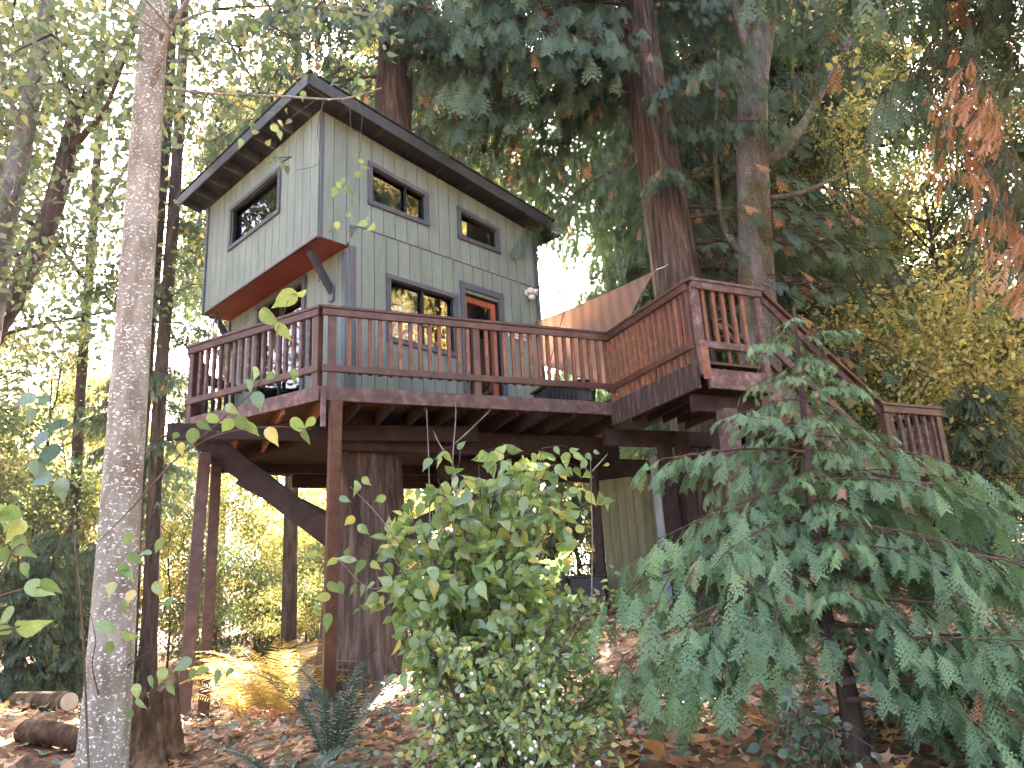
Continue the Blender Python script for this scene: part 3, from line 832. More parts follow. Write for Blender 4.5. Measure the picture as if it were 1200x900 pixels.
beam('corner_post', V3(*(a - sd_ * .07 + sn * .03)[:2], sz0), V3(*(a - sd_ * .07 + sn * .03)[:2], 1.95), .12, .1, M['dark'], shed, up=sn)
g = at(774, 600, 11.0) * V3(1, 1, 0)
beam('downpipe', V3(*g[:2], gz(*g[:2]) - .05), V3(g[0] - .02, g[1], 1.98), .11, .06, M['grey_post'], shed, up=sn)
tub = thing('plastic_tub', 'black plastic tub with a rolled rim under the deck', 'tub', V3(*at(690, 706, 11.4)[:2], gz(*at(690, 706, 11.4)[:2])))
tp = WL[tub.name]
v, f = join_vf([prism_vf([tp + V3(x, y, 0) for x, y in ((-.22, -.18), (.22, -.18), (.22, .18), (-.22, .18))], (0, 0, .5))])
obj('body', v, f, M['black'], tub)
for x0, y0, x1, y1 in ((-.25, -.2, .25, -.2), (-.25, .2, .25, .2), (-.23, -.2, -.23, .2), (.23, -.2, .23, .2)):
    beam('rim', tp + V3(x0, y0, .5), tp + V3(x1, y1, .5), .04, .03, M['black'], tub)

# ------------------------------------------------------------------ shade sail
def make_sail():
    TL, TR, BL, BR = at(628, 376, 12.1), at(769, 316, 11.15), at(624, 426, 11.5), at(714, 455, 10.8)
    n = 26
    V, Fc = [], []
    for i in range(n):
        s = i / (n - 1)
        for j in range(n):
            t = j / (n - 1)
            top = TL * (1 - s) + TR * s; bot = BL * (1 - s) + BR * s
            top = top + V3(0, 0, -.04) * 4 * s * (1 - s)
            bot = bot + V3(0, 0, .02) * 4 * s * (1 - s)
            p = top * (1 - t) + bot * t
            p = p + V3(-.12, 0.0, 0) * 4 * t * (1 - t) * s + V3(0, .35, -.06) * 4 * t * (1 - t) * math.sin(math.pi * s)
            p = p + V3(0, .022, .0) * math.sin(s * 9 + t * 14) * (t + .1)
            V.append(p)
    for i in range(n - 1):
        for j in range(n - 1):
            a = i * n + j; Fc.append((a, a + n, a + n + 1, a + 1))
    base = V3(TR[0], TR[1], BR[2])
    t = thing('shade_sail', 'tan orange shade sail stretched from the cabin to a big cedar trunk', 'shade sail', base)
    o = obj('cloth', V, Fc, M['sail'], t, True)
    md = o.modifiers.new('thick', 'SOLIDIFY'); md.thickness = .003
    for a, b in ((TR, TR + V3(.22, .12, .13)), (TL, TL + V3(-.12, .1, .1)), (BR, BR + V3(.5, .4, -.35))):
        v, f = tube_vf([a, (a + b) / 2 - V3(0, 0, .01), b], .008, 6); obj('rope', v, f, M['white'], t, True)
    v, f = tube_vf([at(664, 358, 10.9), at(655, 386, 10.8), at(645, 423, 10.7)], .006, 5); obj('guy_line', v, f, M['iron'], t)
make_sail()

# things on the deck and on the wall
def dk(x, y):
    return atz(x, y, ZD)
bp_ = V3(.62, 11.02, ZD)
bx = thing('deck_box', 'black ribbed bin with a sloped lid on the deck by the door', 'bin', bp_)
def lbox(c, ax, w, d_, z0, z1f, z1b):
    ay = V3(-ax[1], ax[0], 0)
    p = [c - ax * w / 2 - ay * d_ / 2, c + ax * w / 2 - ay * d_ / 2, c + ax * w / 2 + ay * d_ / 2, c - ax * w / 2 + ay * d_ / 2]
    v = [V3(q[0], q[1], z0) for q in p] + [V3(p[0][0], p[0][1], z1f), V3(p[1][0], p[1][1], z1b), V3(p[2][0], p[2][1], z1b), V3(p[3][0], p[3][1], z1f)]
    return np.array(v), [(0, 3, 2, 1), (4, 5, 6, 7), (0, 1, 5, 4), (1, 2, 6, 5), (2, 3, 7, 6), (3, 0, 4, 7)]
v, f = lbox(bp_, dF, .5, .45, ZD, ZD + .40, ZD + .50); obj('body', v, f, M['black'], bx)
v, f = lbox(bp_ + V3(0, 0, 0), dF, .56, .5, ZD + .42, ZD + .45, ZD + .55); obj('lid', v, f, M['black'], bx)
for i in range(8):
    c = bp_ + dF * (-.22 + i * .063) + nF * .236
    beam('rib', c + V3(0, 0, .02), c + V3(0, 0, .38), .03, .022, M['black'], bx, up=nF)
cp = V3(1.0, 11.12, ZD)
dr = thing('planter_drum', 'dark round planter drum standing on the deck near the shade sail', 'planter', cp)
a = np.linspace(0, 1, 12)
v, f = tube_vf([cp + V3(0, 0, z) for z in (0, .03, .06, .22, .24, .38, .40, .50, .53)], [.17, .19, .19, .205, .215, .215, .225, .225, .24], 24)
obj('body', v, f, M['black'], dr, False)
v, f = tube_vf([cp + V3(.24 * math.cos(t), .24 * math.sin(t), .53) for t in np.linspace(0, 2 * math.pi, 25)], .018, 6, False); obj('rim', v, f, M['iron'], dr, True)

fl = H(1.38, 0, 4.98) + nR * .03
lt = thing('flood_light', 'white twin headed security light on the cabin wall by the far corner', 'light', fl)
v, f = tube_vf([fl, fl + nR * .035], [.06, .055], 16); obj('base', v, f, M['white'], lt, True)
for du, dz in ((-.07, .06), (.11, .07)):
    h0 = fl + nR * .07 + dR * du * .4 + V3(0, 0, dz * .5)
    h1 = fl + nR * .15 + dR * du * .8 + V3(0, 0, dz - .075)
    v, f = tube_vf([h0, h0 * .8 + h1 * .2, h0 * .6 + h1 * .4, h1, h1 + (h1 - h0) * .03], [.016, .034, .04, .05, .04], 16); obj('lamp_head', v, f, M['white'], lt, True)
v, f = tube_vf([fl + nR * .06 + V3(0, 0, -.07), fl + nR * .09 + V3(0, 0, -.10), fl + nR * .13 + V3(0, 0, -.115), fl + nR * .15 + V3(0, 0, -.12)], [.03, .045, .045, .02], 14); obj('sensor', v, f, M['white'], lt, True)

sg = H(1.07, 0, 4.17) + nR * .05
sn_ = thing('welcome_sign', 'small cream WELCOME sign under dark iron scrollwork beside the door', 'sign', sg)
prism('panel', [sg - dR * .2 - V3(0, 0, .06), sg + dR * .2 - V3(0, 0, .06), sg + dR * .2 + V3(0, 0, .06), sg - dR * .2 + V3(0, 0, .06)], nR * .012, M['sign'], sn_)
tcv = bpy.data.curves.new('t', 'FONT'); tcv.body = 'WELCOME'; tcv.size = .085; tcv.align_x = 'CENTER'; tcv.align_y = 'CENTER'; tcv.extrude = .002
to = bpy.data.objects.new('t', tcv); COL.objects.link(to)
bpy.context.view_layer.update()
tm = bpy.data.meshes.new_from_object(to.evaluated_get(bpy.context.evaluated_depsgraph_get())); bpy.data.objects.remove(to)
tm.materials.clear(); tm.materials.append(M['signtext'])
rm = Matrix(((dR[0], 0, nR[0]), (dR[1], 0, nR[1]), (0, 1, 0)))
link('lettering', tm, sn_, sg + nR * .016, rm)
for i in range(7):
    a0 = -.18 + i * .06
    pts = [sg + dR * (a0 + .05 * math.sin(k * .9) * (k / 6)) + V3(0, 0, .06 + .018 * k + .01 * math.sin(i * 2 + k)) + nR * .01 for k in range(7)]
    v, f = tube_vf(pts, [.007] * 5 + [.012, .004], 5); obj('scroll', v, f, M['iron'], sn_, True)

wc = at(251, 372, 11.3)
ch = thing('wind_chime', 'wind chime with pale tubes hanging under the bay near the far bracket', 'wind chime', wc)
v, f = tube_vf([wc, wc + V3(0, 0, .02)], [.09, .07], 14); obj('top_disc', v, f, M['baluster'], ch)
v, f = tube_vf([wc + V3(0, 0, .02), V3(wc[0], wc[1], 4.75)], .004, 5); obj('cord', v, f, M['iron'], ch)
for i in range(6):
    t = i * math.pi / 3
    p = wc + V3(.06 * math.cos(t), .06 * math.sin(t), -.03)
    v, f = tube_vf([p, p - V3(0, 0, .22 + .05 * (i % 3))], .009, 8); obj('tube', v, f, M['steel'], ch, True)

# ------------------------------------------------------------------ foliage generators
class Acc:
    """collects triangles and tubes of one mesh"""
    def __init__(s): s.V, s.F, s.MI, s.RN, s.n = [], [], [], [], 0
    def add(s, v, f, mi=0, rnd=0.5):
        v = np.asarray(v, float); f = np.asarray(f, np.int64)
        s.V.append(v); s.F.append(f + s.n); s.MI.append(np.full(len(f), mi)); s.RN.append(np.broadcast_to(np.asarray(rnd, float), (len(v),))); s.n += len(v)
    def tube(s, pts, rad, seg=5, mi=0):
        v, f = tube_vf(pts, rad, seg, False)
        f = np.array(f); s.add(v, np.concatenate([f[:, [0, 1, 2]], f[:, [0, 2, 3]]]), mi)
    def mesh(s, name, mats, smooth=False):
        return make_mesh(name, np.concatenate(s.V), np.concatenate(s.F), mats, np.concatenate(s.MI), smooth, np.concatenate(s.RN))

def scatter(acc, tv, tf, O, X, Y, Z, size, mi=0, rnd=None):
    """copies of a template at origins O with axes X, Y, Z (N,3)"""
    N = len(O)
    if N == 0: return
    size = np.broadcast_to(np.asarray(size, float), (N,))
    P = O[:, None] + size[:, None, None] * (tv[None, :, 0:1] * X[:, None] + tv[None, :, 1:2] * Y[:, None] + tv[None, :, 2:3] * Z[:, None])
    F_ = (tf[None] + (np.arange(N) * len(tv))[:, None, None]).reshape(-1, 3)
    acc.add(P.reshape(-1, 3), F_, mi, np.repeat(rnd, len(tv)) if rnd is not None else .5)

def unit(a):
    return a / (np.linalg.norm(a, axis=-1, keepdims=True) + 1e-9)

def frames(rng, D, flat=0.6):
    """axes for leaves: X along D, normals leaning up"""
    X = unit(D)
    up = unit(rng.normal(0, 1, X.shape) * (1 - flat) + np.array([0, 0, 1.0]) * flat)
    Y = unit(np.cross(up, X)); Z = np.cross(X, Y)
    return X, Y, Z

# templates ---------------------------------------------------------
def t_simple():                                  # far leaf, folded along its rib
    v = np.array([(0, 0, 0), (.35, .30, .06), (1, 0, -.05), (.35, -.30, .06), (.75, .22, .03), (.75, -.22, .03)], float)
    f = np.array([(0, 2, 4), (0, 4, 1), (0, 5, 2), (0, 3, 5)])
    return v, f
def t_maple():
    ang = np.radians([180, 128, 100, 80, 62, 40, 22, 0])
    rr = np.array([.10, .50, .34, .72, .45, .52, .66, 1.0])
    pts = [(0, 0, 0)]
    half = [(.45 + r * .55 * math.cos(a), r * .75 * math.sin(a), 0) for a, r in zip(ang, rr)]
    pts = half + [(x, -y, 0) for x, y, z in half[-2:0:-1]]
    v = np.array([(.42, 0, -.04)] + [(x, y, .10 * abs(y) + .08 * math.sin(7 * x + 3 * y)) for x, y, z in pts])
    n = len(pts)
    f = np.array([(0, 1 + (i + 1) % n, 1 + i) for i in range(n)])
    return v, f
def t_hazel():                                   # broad leaf with a point and a curved blade
    half = [(0, .0), (.02, .13), (.15, .27), (.34, .33), (.54, .29), (.72, .20), (.88, .09), (1.10, 0)]
    rib = [(.12, 0), (.30, 0), (.5, 0), (.7, 0), (.86, 0)]
    def z(x, y): return -.22 * x * x + .22 * abs(y) - .05 * math.sin(18 * x) * abs(y) * 2
    v = [(x, y, z(x, y)) for x, y in half] + [(x, -y, z(x, y)) for x, y in half[1:-1]] + [(x, 0, z(x, 0)) for x, y in rib]
    L = list(range(8)); Rr = [0] + list(range(8, 14)) + [7]; B = [0] + list(range(14, 19)) + [7]
    f = []
    for side, fl in ((L, 0), (Rr, 1)):
        m_ = [0, 0, 1, 2, 3, 4, 5, 6]
        for i in range(7):
            a, b = side[i], side[i + 1]; p, q = B[m_[i]], B[m_[i + 1]]
            for tri in ((p, b, a), (p, q, b)):
                if len(set(tri)) == 3: f.append(tri if fl == 0 else tri[::-1])
    return np.array(v, float), np.array(f)
def t_spray(np_=11, sub=4, seed=0, w=.012):
    """flat cedar spray with toothed pinnae"""
    r = np.random.default_rng(seed); V, Fc = [], []
    def tri(a, b, c):
        n = len(V); V.extend([a, b, c]); Fc.append((n, n + 1, n + 2))
    def bend(x, y): return (x, y, -.22 * x * x - .10 * abs(y))
    tri(bend(0, .012), bend(0, -.012), bend(1, 0))
    for i in range(np_):
        x0 = .10 + .86 * i / np_
        Lp = .46 * math.sin(math.pi * min(1, (.25 + .85 * (1 - x0)))) * (1.15 - .45 * x0) * r.uniform(.75, 1.15) + .03
        for sgn in (1, -1):
            xo = x0 + (.03 if sgn < 0 else 0)
            an = math.radians(r.uniform(40, 52))
            d = np.array([math.cos(an), sgn * math.sin(an)]); nrm_ = np.array([-d[1], d[0]])
            p0 = np.array([xo, 0])
            if sub == 0:
                w = .045
                a, b, c = p0 - d * 0 + nrm_ * w * .4, p0 + d * Lp * .55 + nrm_ * w, p0 + d * Lp
                e = p0 + d * Lp * .55 - nrm_ * w
                n = len(V); V.extend([bend(*p0), bend(*b), bend(*c), bend(*e)]); Fc.extend([(n, n + 3, n + 2), (n, n + 2, n + 1)])
            else:
                tri(bend(*(p0 + nrm_ * w)), bend(*(p0 - nrm_ * w)), bend(*(p0 + d * Lp)))
                for j in range(sub):
                    s = (j + .6) / (sub + .3); q = p0 + d * Lp * s
                    l2 = Lp * .30 * (1.1 - s * .8) + .016
                    for s2 in (1, -1):
                        d2 = d * .80 + nrm_ * s2 * .60
                        e1 = np.array([-d2[1], d2[0]])
                        tri(bend(*(q - e1 * w)), bend(*(q + d2 * l2)), bend(*(q + e1 * w)))
    return np.array(V), np.array(Fc)
TS, TM, TH = t_simple(), t_maple(), t_hazel()
SPR_N = [t_spray(8, 3, i, .022) for i in range(3)]
SPR_F = [t_spray(8, 0, i) for i in range(3)]
SPR_M = [t_spray(7, 2, i, .03) for i in range(3)]

def cedar_branch_geo(acc, rng, base, az, L, droop=1.0, near=False, mw=0, ml=1, spray=.3, dens=1.0, lift=.15, wood_r=None, dead=False, fill=1.0):
    """one drooping bough: woody axis, side twigs, hanging sprays"""
    ca, sa = math.cos(az), math.sin(az)
    fw = np.array([ca, sa, 0]); sd_v = np.array([-sa, ca, 0])
    n = 12
    s = np.linspace(0, 1, n)
    wob = rng.normal(0, .03, 2)
    ax = base + L * (np.outer(s, fw) * .93 + np.outer(lift * s - .62 * droop * s ** 2 + .26 * droop * s ** 3, [0, 0, 1]) + np.outer(wob[0] * np.sin(s * 5) + wob[1] * s, sd_v))
    r0 = wood_r if wood_r else .009 * L + .004
    acc.tube(ax, r0 * (1 - .85 * s), 5, mw)
    k = max(4, int(L / (.10 if near is True else .17) * dens))
    O, D = [], []
    tpl_sz = []
    for i in range(k):
        t = .12 + .88 * (i + rng.uniform(0, .8)) / k
        if t > 1: continue
        j = t * (n - 1); a = int(min(j, n - 2)); p = ax[a] + (ax[a + 1] - ax[a]) * (j - a)
        tang = unit(ax[a + 1] - ax[a])
        side = 1 if i % 2 else -1
        l = L * (.34 if not near else .36) * (1.12 - .8 * t) * rng.uniform(.55, 1.15) + .06
        m = max(3, int(l / (spray * .33)))
        u = np.linspace(0, 1, m)
        d0 = tang * rng.uniform(.45, .8) + sd_v * side * rng.uniform(.6, .95) + np.array([0, 0, rng.uniform(-.15, .2)])
        pts = p + l * (np.outer(u, d0) + np.outer(-.55 * droop * u ** 1.8, [0, 0, 1]))
        if m >= 3: acc.tube(pts[::max(1, m // 4)] if m > 4 else pts, .0028 * L * np.linspace(1, .3, len(pts[::max(1, m // 4)] if m > 4 else pts)) + .0015, 3, mw)
        for q in range(m):
            if rng.random() > fill: continue
            tl = unit(pts[min(q + 1, m - 1)] - pts[max(q - 1, 0)])
            s2 = 1 if q % 2 else -1
            dd = tl * rng.uniform(.5, .9) + np.cross(tl, [0, 0, 1]) * s2 * rng.uniform(.2, .7) + np.array([0, 0, -1.0]) * rng.uniform(.25, .8) * droop
            O.append(pts[q]); D.append(dd); tpl_sz.append(spray * rng.uniform(.65, 1.2) * (.75 + .25 * (1 - u[q])))
        O.append(pts[-1]); D.append(tl + np.array([0, 0, -.35])); tpl_sz.append(spray * rng.uniform(.9, 1.25))
    O, D, sz = np.array(O), np.array(D), np.array(tpl_sz)
    X = unit(D)
    sv = unit(np.cross(X, np.array([0, 0, 1.0])) + rng.normal(0, .35, X.shape))
    Z = unit(np.cross(X, sv)); Z *= np.sign(Z[:, 2:3] + 1e-9); Y = np.cross(Z, X)
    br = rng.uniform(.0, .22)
    rn = np.clip(rng.uniform(0, .52, len(O)) + br * .6 + .38 * np.clip(np.linalg.norm((O - base)[:, :2], axis=1) / (L + 1e-6), 0, 1) ** 1.3, 0, .95)  # sprays paler towards the tip: new growth plus painted light and shadow contrast
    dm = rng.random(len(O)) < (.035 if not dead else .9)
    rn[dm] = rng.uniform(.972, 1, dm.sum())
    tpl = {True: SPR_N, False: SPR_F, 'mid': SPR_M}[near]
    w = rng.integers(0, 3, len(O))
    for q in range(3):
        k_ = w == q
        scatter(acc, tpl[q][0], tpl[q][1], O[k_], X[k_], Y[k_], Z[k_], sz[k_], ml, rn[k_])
    return ax

def trunk_vf(path, rad, seg=28, flute=.10, rng=None, flare=0.0):
    """trunk with ridged, fluted bark"""
    rng = rng or np.random.default_rng(1)
    path = np.asarray(path, float); n = len(path)
    ang = np.arange(seg) * 2 * np.pi / seg
    zz = np.linspace(0, 1, n)
    L = np.linalg.norm(np.diff(path, axis=0), axis=1).sum()
    disp = np.zeros((n, seg))
    for k_, amp in ((3, .5), (5, .35), (9, .3), (17, .25), (26, .2)):
        if k_ > seg / 2: continue
        ph = rng.uniform(0, 6.28); dr = rng.normal(0, 1.2, 3)
        tw = dr[0] * zz + .6 * np.sin(zz * L * .8 + ph) / k_ * 2
        disp += amp * np.sin(k_ * ang[None] + ph + tw[:, None])
    disp = disp + rng.normal(0, .25, (n, seg))
    t = np.gradient(path, axis=0); t /= np.linalg.norm(t, axis=1)[:, None]
    V = []
    a = norm(np.cross(t[0], (0, 1, .2)))
    for i in range(n):
        a = norm(a - t[i] * (a @ t[i])); b = np.cross(t[i], a)
        fl = 1 + flare * math.exp(-zz[i] * L / .5) * (1 + .5 * np.sin(5 * ang + 1.3))
        r = rad[i] * (1 + flute * disp[i]) * fl
        V.append(path[i] + r[:, None] * (np.cos(ang)[:, None] * a + np.sin(ang)[:, None] * b))
    V = np.concatenate(V)
    i = (np.arange(n - 1)[:, None] * seg + np.arange(seg)[None]).ravel(); j = (np.arange(n - 1)[:, None] * seg + (np.arange(seg)[None] + 1) % seg).ravel()
    f = np.stack([i, j, j + seg, i + seg], 1)
    return V, f

def broadleaf_mesh(name, rng, h, spread, leaf, nleaf, mat_leaf, mat_bark, crown0=.3, r0=None, lean=(0, 0), tpl=TS, limbs=11, droop=.1, flat=.35):
    """trunk mesh and crown mesh of one tree, base at the origin"""
    r0 = r0 or h * .013
    tp = smooth_path([(0, 0, -.3), (lean[0] * .3, lean[1] * .3, h * .35), (lean[0] * .7 + rng.normal(0, .15), lean[1] * .7 + rng.normal(0, .15), h * .7), (lean[0], lean[1], h * .97)], 16)
    A = Acc(); s = np.linspace(0, 1, 16)
    A.tube(tp, r0 * (1 - .85 * s), 9, 0)
    C = Acc(); cents, dirs, wts = [], [], []
    for i in range(limbs):
        t = crown0 + (1 - crown0) * (i + rng.uniform(0, .8)) / limbs
        t = min(t, .98)
        j = t * 15; a = int(min(j, 14)); p = tp[a] + (tp[a + 1] - tp[a]) * (j - a)
        az = i * 2.4 + rng.uniform(-.5, .5)
        l = spread * (1.05 - .55 * abs(t - .55) - .35 * max(0, t - .6)) * rng.uniform(.65, 1.1)
        d = np.array([math.cos(az), math.sin(az), rng.uniform(.15, .7) + .5 * t])
        m = 8; u = np.linspace(0, 1, m)
        pts = p + l * (np.outer(u, d) + np.outer(-droop * u ** 2 * 1.5, [0, 0, 1])) + np.cumsum(rng.normal(0, .035 * l, (m, 3)), 0) * u[:, None]
        A.tube(pts, r0 * .42 * (1 - t * .5) * (1 - .85 * u) + .006, 5, 0)
        for q in range(7):
            w = rng.uniform(.3, 1); jj = w * (m - 1); b = int(min(jj, m - 2)); p2 = pts[b] + (pts[b + 1] - pts[b]) * (jj - b)
            d2 = unit(unit(d) + rng.normal(0, .8, 3) * np.array([1, 1, .6])); l2 = l * rng.uniform(.25, .5)
            v = np.linspace(0, 1, 5)
            p3 = p2 + l2 * (np.outer(v, d2) + np.outer(-droop * 2 * v ** 2, [0, 0, 1])) + rng.normal(0, .02 * l, (5, 3)) * v[:, None]
            A.tube(p3, r0 * .10 * (1 - .8 * v) + .003, 3, 0)
            for e in (2, 3, 4):
                cents.append(p3[e]); dirs.append(d2); wts.append(l2)
    cents, dirs, wts = np.array(cents), np.array(dirs), np.array(wts)
    k = rng.integers(0, len(cents), nleaf)
    sp = (.28 + .22 * wts[k])[:, None]
    O = cents[k] + rng.normal(0, 1, (nleaf, 3)) * sp * np.array([1, 1, .55])
    Dv = rng.normal(0, 1, (nleaf, 3)) + dirs[k] * .5 + np.array([0, 0, -.5])
    X, Y, Z = frames(rng, Dv, flat)
    cl = rng.uniform(-.15, .15, len(cents))
    rn = np.clip(rng.uniform(.12, .88, nleaf) + cl[k], 0, 1)
    scatter(C, tpl[0], tpl[1], O, X, Y, Z, leaf * rng.uniform(.6, 1.25, nleaf), 0, rn)
    return A.mesh(name + '_trunk', [mat_bark], True), C.mesh(name + '_crown', [mat_leaf])

def conifer_mesh(name, rng, h, spread, mat_leaf, mat_bark, crown0=.1, r0=None, rows=26, per=5, spray=.5, dens=.8, droop=1.0):
    r0 = r0 or h * .014
    tp = smooth_path([(0, 0, -.3), (.05 * rng.normal(), .05 * rng.normal(), h * .5), (0, 0, h)], 14)
    s = np.linspace(0, 1, 14)
    V, f = trunk_vf(tp, r0 * (1 - .9 * s), 16, .06, rng)
    tm_ = make_mesh(name + '_trunk', V, f, [mat_bark], smooth=True)
    C = Acc()
    for i in range(rows):
        t = crown0 + (.98 - crown0) * (i / rows) ** .9
        L = spread * (1 - t) ** .75 * rng.uniform(.8, 1.1) + .3
        for q in range(per):
            az = i * 1.3 + q * 2 * math.pi / per + rng.uniform(-.4, .4)
            cedar_branch_geo(C, rng, np.array([0, 0, h * t + rng.uniform(-.2, .2)]), az, L * rng.uniform(.7, 1.15), droop * rng.uniform(.7, 1.2), False, 0, 1, spray, dens)
    return tm_, C.mesh(name + '_crown', [mat_bark, mat_leaf])

def place_tree(name, meshes, xy, label, cat, group, scale=1.0, rz=0.0, z=None, tilt=(0, 0)):
    z0 = gz(xy[0], xy[1]) if z is None else z
    t = thing(name, label, cat, (xy[0], xy[1], z0), group)
    t.rotation_euler = (tilt[0], tilt[1], rz); t.scale = (scale,) * 3
    for nm, me in zip(('trunk', 'crown'), meshes):
        o = bpy.data.objects.new(nm, me); COL.objects.link(o); o.parent = t
    return t

# ------------------------------------------------------------------ named trees
RG = np.random.default_rng(11)
def big_cedar(name, label, path, rad, boughs, bark='cedar_bark', seg=48, rings=40, flute=.05, flare=.35, group=None, leafmat='cedar', limbs=()):
    """a large cedar whose boughs are parts of their own"""
    base = np.array(path[0])
    t = thing(name, label, 'tree', V3(base[0], base[1], base[2] + .1), group)
    P = smooth_path(path, rings)
    rr = np.interp(np.linspace(0, 1, rings), np.linspace(0, 1, len(rad)), rad)
    V, f = trunk_vf(P, rr, seg, flute, np.random.default_rng(abs(hash(name)) % 1000 if False else len(label)), flare)
    obj('trunk', V, f, M[bark], t, True)
    for (p, az, L, var, sc) in boughs:
        o = link('bough', BOUGH[var], t, p, (0, 0, az), L / 3.0 * sc)
    return t, P, rr

def bough_mesh(seed, L=3.0, droop=1.0, spray=.42, dens=1.0, leaf='cedar', near=False, lift=.15, dead=False, fill=1.0, wood=None):
    a = Acc()
    cedar_branch_geo(a, np.random.default_rng(seed), np.zeros(3), 0, L, droop, near, 0, 1, spray, dens, lift, wood, dead, fill)
    return a.mesh('bough', [M['twig'], M[leaf]])
BOUGH = [bough_mesh(100 + i, 3.0, [.9, 1.2, 1.5, 1.0, 1.3, 1.1][i], [.31, .29, .33, .30, .28, .32][i], 1.9, near='mid', fill=.95) for i in range(6)]

def radial_boughs(rng, P, z0, z1, n, L0, L1, azc=None, azw=math.pi):
    out = []
    zs = P[:, 2]
    for i in range(n):
        z = z0 + (z1 - z0) * (i + rng.uniform(0, 1)) / n
        p = np.array([np.interp(z, zs, P[:, k]) for k in range(3)])
        az = rng.uniform(0, 2 * math.pi) if azc is None else azc + rng.uniform(-azw, azw)
        L = L0 + (L1 - L0) * (z - z0) / (z1 - z0)
        out.append((p, az, L * rng.uniform(.7, 1.15), int(rng.integers(0, 6)), 1.0))
    return out

BOUGH += [bough_mesh(120 + i, 3.0, .75, .26, 1.6, near='mid', fill=.12, lift=.1) for i in range(2)]
# the tree that carries the cabin
h0 = at(424, 770, 10.35); h0[2] = gz(h0[0], h0[1]) - .25
path = [h0, at(428, 650, 10.38), at(430, 540, 10.42), V3(-1.95, 10.6, 3.2), V3(-1.75, 11.0, 6.8), V3(-1.6, 11.3, 12), V3(-1.5, 11.5, 20)]
P = smooth_path(path, 40)
big_cedar('host_cedar', 'broad fluted cedar trunk that carries the cabin floor and rises through its roof', path, [.56, .50, .44, .38, .32, .24, .10],
          radial_boughs(RG, P, 8.6, 19.5, 52, 3.2, 1.5), flute=.05)
# cedar behind the deck wing
c2 = at(834, 640, 11.55); c2[2] = gz(c2[0], c2[1]) - .25
path = [c2, at(826, 540, 11.6), at(790, 300, 11.75), at(752, 60, 12.0), at(735, -120, 12.2), at(722, -500, 13.5)]
P = smooth_path(path, 40)
bs = radial_boughs(RG, P, 4.6, 8.0, 26, 2.6, 3.0) + radial_boughs(RG, P, 7.2, 17, 56, 3.4, 1.8)
bs = [b for b in bs if not (b[0][2] < 8.6 and math.cos(b[1]) < -.2) and not (b[0][2] < 9.5 and math.cos(b[1]) > .55 and math.sin(b[1]) < .5)]
bs = [b for b in bs if not (b[0][2] < 5.6 and math.cos(b[1]) < .1 and math.sin(b[1]) < .3) and not (b[0][2] < 10 and math.sin(b[1]) < -.62)]
bs += [(np.array([np.interp(z, P[:, 2], P[:, k]) for k in range(3)]), az, L, v_, 1.0) for z, az, L, v_ in
       ((8.6, math.radians(200), 3.9, 1), (9.4, math.radians(205), 4.2, 2), (10.2, math.radians(195), 4.4, 3), (9.0, math.radians(225), 3.4, 5), (7.2, math.radians(170), 2.6, 2), (8.4, math.radians(290), 2.6, 4), (7.6, math.radians(320), 2.4, 1), (6.6, math.radians(265), 1.5, 3), (10.8, math.radians(215), 4.0, 0), (11.4, math.radians(190), 4.3, 4), (11.0, math.radians(235), 3.8, 2), (8.8, math.radians(175), 4.2, 0), (9.6, math.radians(182), 4.6, 2), (10.4, math.radians(178), 4.4, 5), (9.9, math.radians(212), 4.2, 4), (10.6, math.radians(202), 4.6, 1), (12, math.radians(200), 4.4, 3), (12.4, math.radians(180), 4.4, 0), (11.8, math.radians(218), 4.2, 5), (12.8, math.radians(210), 4.2, 2))]
bs += [(np.array([np.interp(z, P[:, 2], P[:, k]) for k in range(3)]), math.radians(az), L, 6 + (i % 2), 1.0) for i, (z, az, L) in enumerate(((4.4, 5, 3.6), (4.8, -12, 3.4), (5.2, 12, 3.8), (5.6, -4, 3.9), (6.0, -20, 3.4), (6.3, 8, 3.8), (3.9, -6, 3.2), (5.0, 25, 3.4), (6.8, -8, 3.6), (5.4, -30, 2.6)))]
big_cedar('deck_cedar', 'tall stringy barked cedar rising behind the deck corner, shade sail tied to it', path, [.52, .43, .375, .33, .28, .10], bs, flute=.06, flare=.25)

# grey maple beside it
def limb_tree(name, label, path, rad, limbs, bark, leaves=None, seg=24, flute=.03, flare=.2, cat='tree'):
    t = thing(name, label, cat, V3(path[0][0], path[0][1], path[0][2] + .15))
    P = smooth_path(path, 36); rr = np.interp(np.linspace(0, 1, 36), np.linspace(0, 1, len(rad)), rad)
    V, f = trunk_vf(P, rr, seg, flute, np.random.default_rng(len(label)), flare)
    obj('trunk', V, f, M[bark], t, True)
    for pts, r in limbs:
        q = smooth_path(pts, 14)
        v, f = tube_vf(q, np.linspace(r, r * .3, 14), 9); obj('limb', v, f, M[bark], t, True)
    if leaves is not None:
        c = Acc(); leaves(c)
        obj_m = c.mesh('crown', [M['twig'], leaves.mat])
        link('crown', obj_m, t, (0, 0, 0))
    return t, P
def leaf_cloud(rng, centres, n, leaf, mat, tpl=TS, flat=.35, sd=(.5, .5, .35), twigs=True):
    def go(acc):
        for c, s in centres:
            c = np.asarray(c, float); k = int(n * s)
            O = c + rng.normal(0, 1, (k, 3)) * np.array(sd) * s ** .5
            for a in range(int(k / 45) + 1):
                e = c + rng.normal(0, 1, 3) * np.array(sd) * s ** .5
                acc.tube([c, (c + e) / 2 + rng.normal(0, .06, 3), e], [.012, .007, .003], 3, 0)
            X, Y, Z = frames(rng, rng.normal(0, 1, (k, 3)) + np.array([0, 0, -.6]), flat)
            scatter(acc, tpl[0], tpl[1], O, X, Y, Z, leaf * rng.uniform(.6, 1.2, k), 1, rng.uniform(.05, .95, k))
    go.mat = mat
    return go
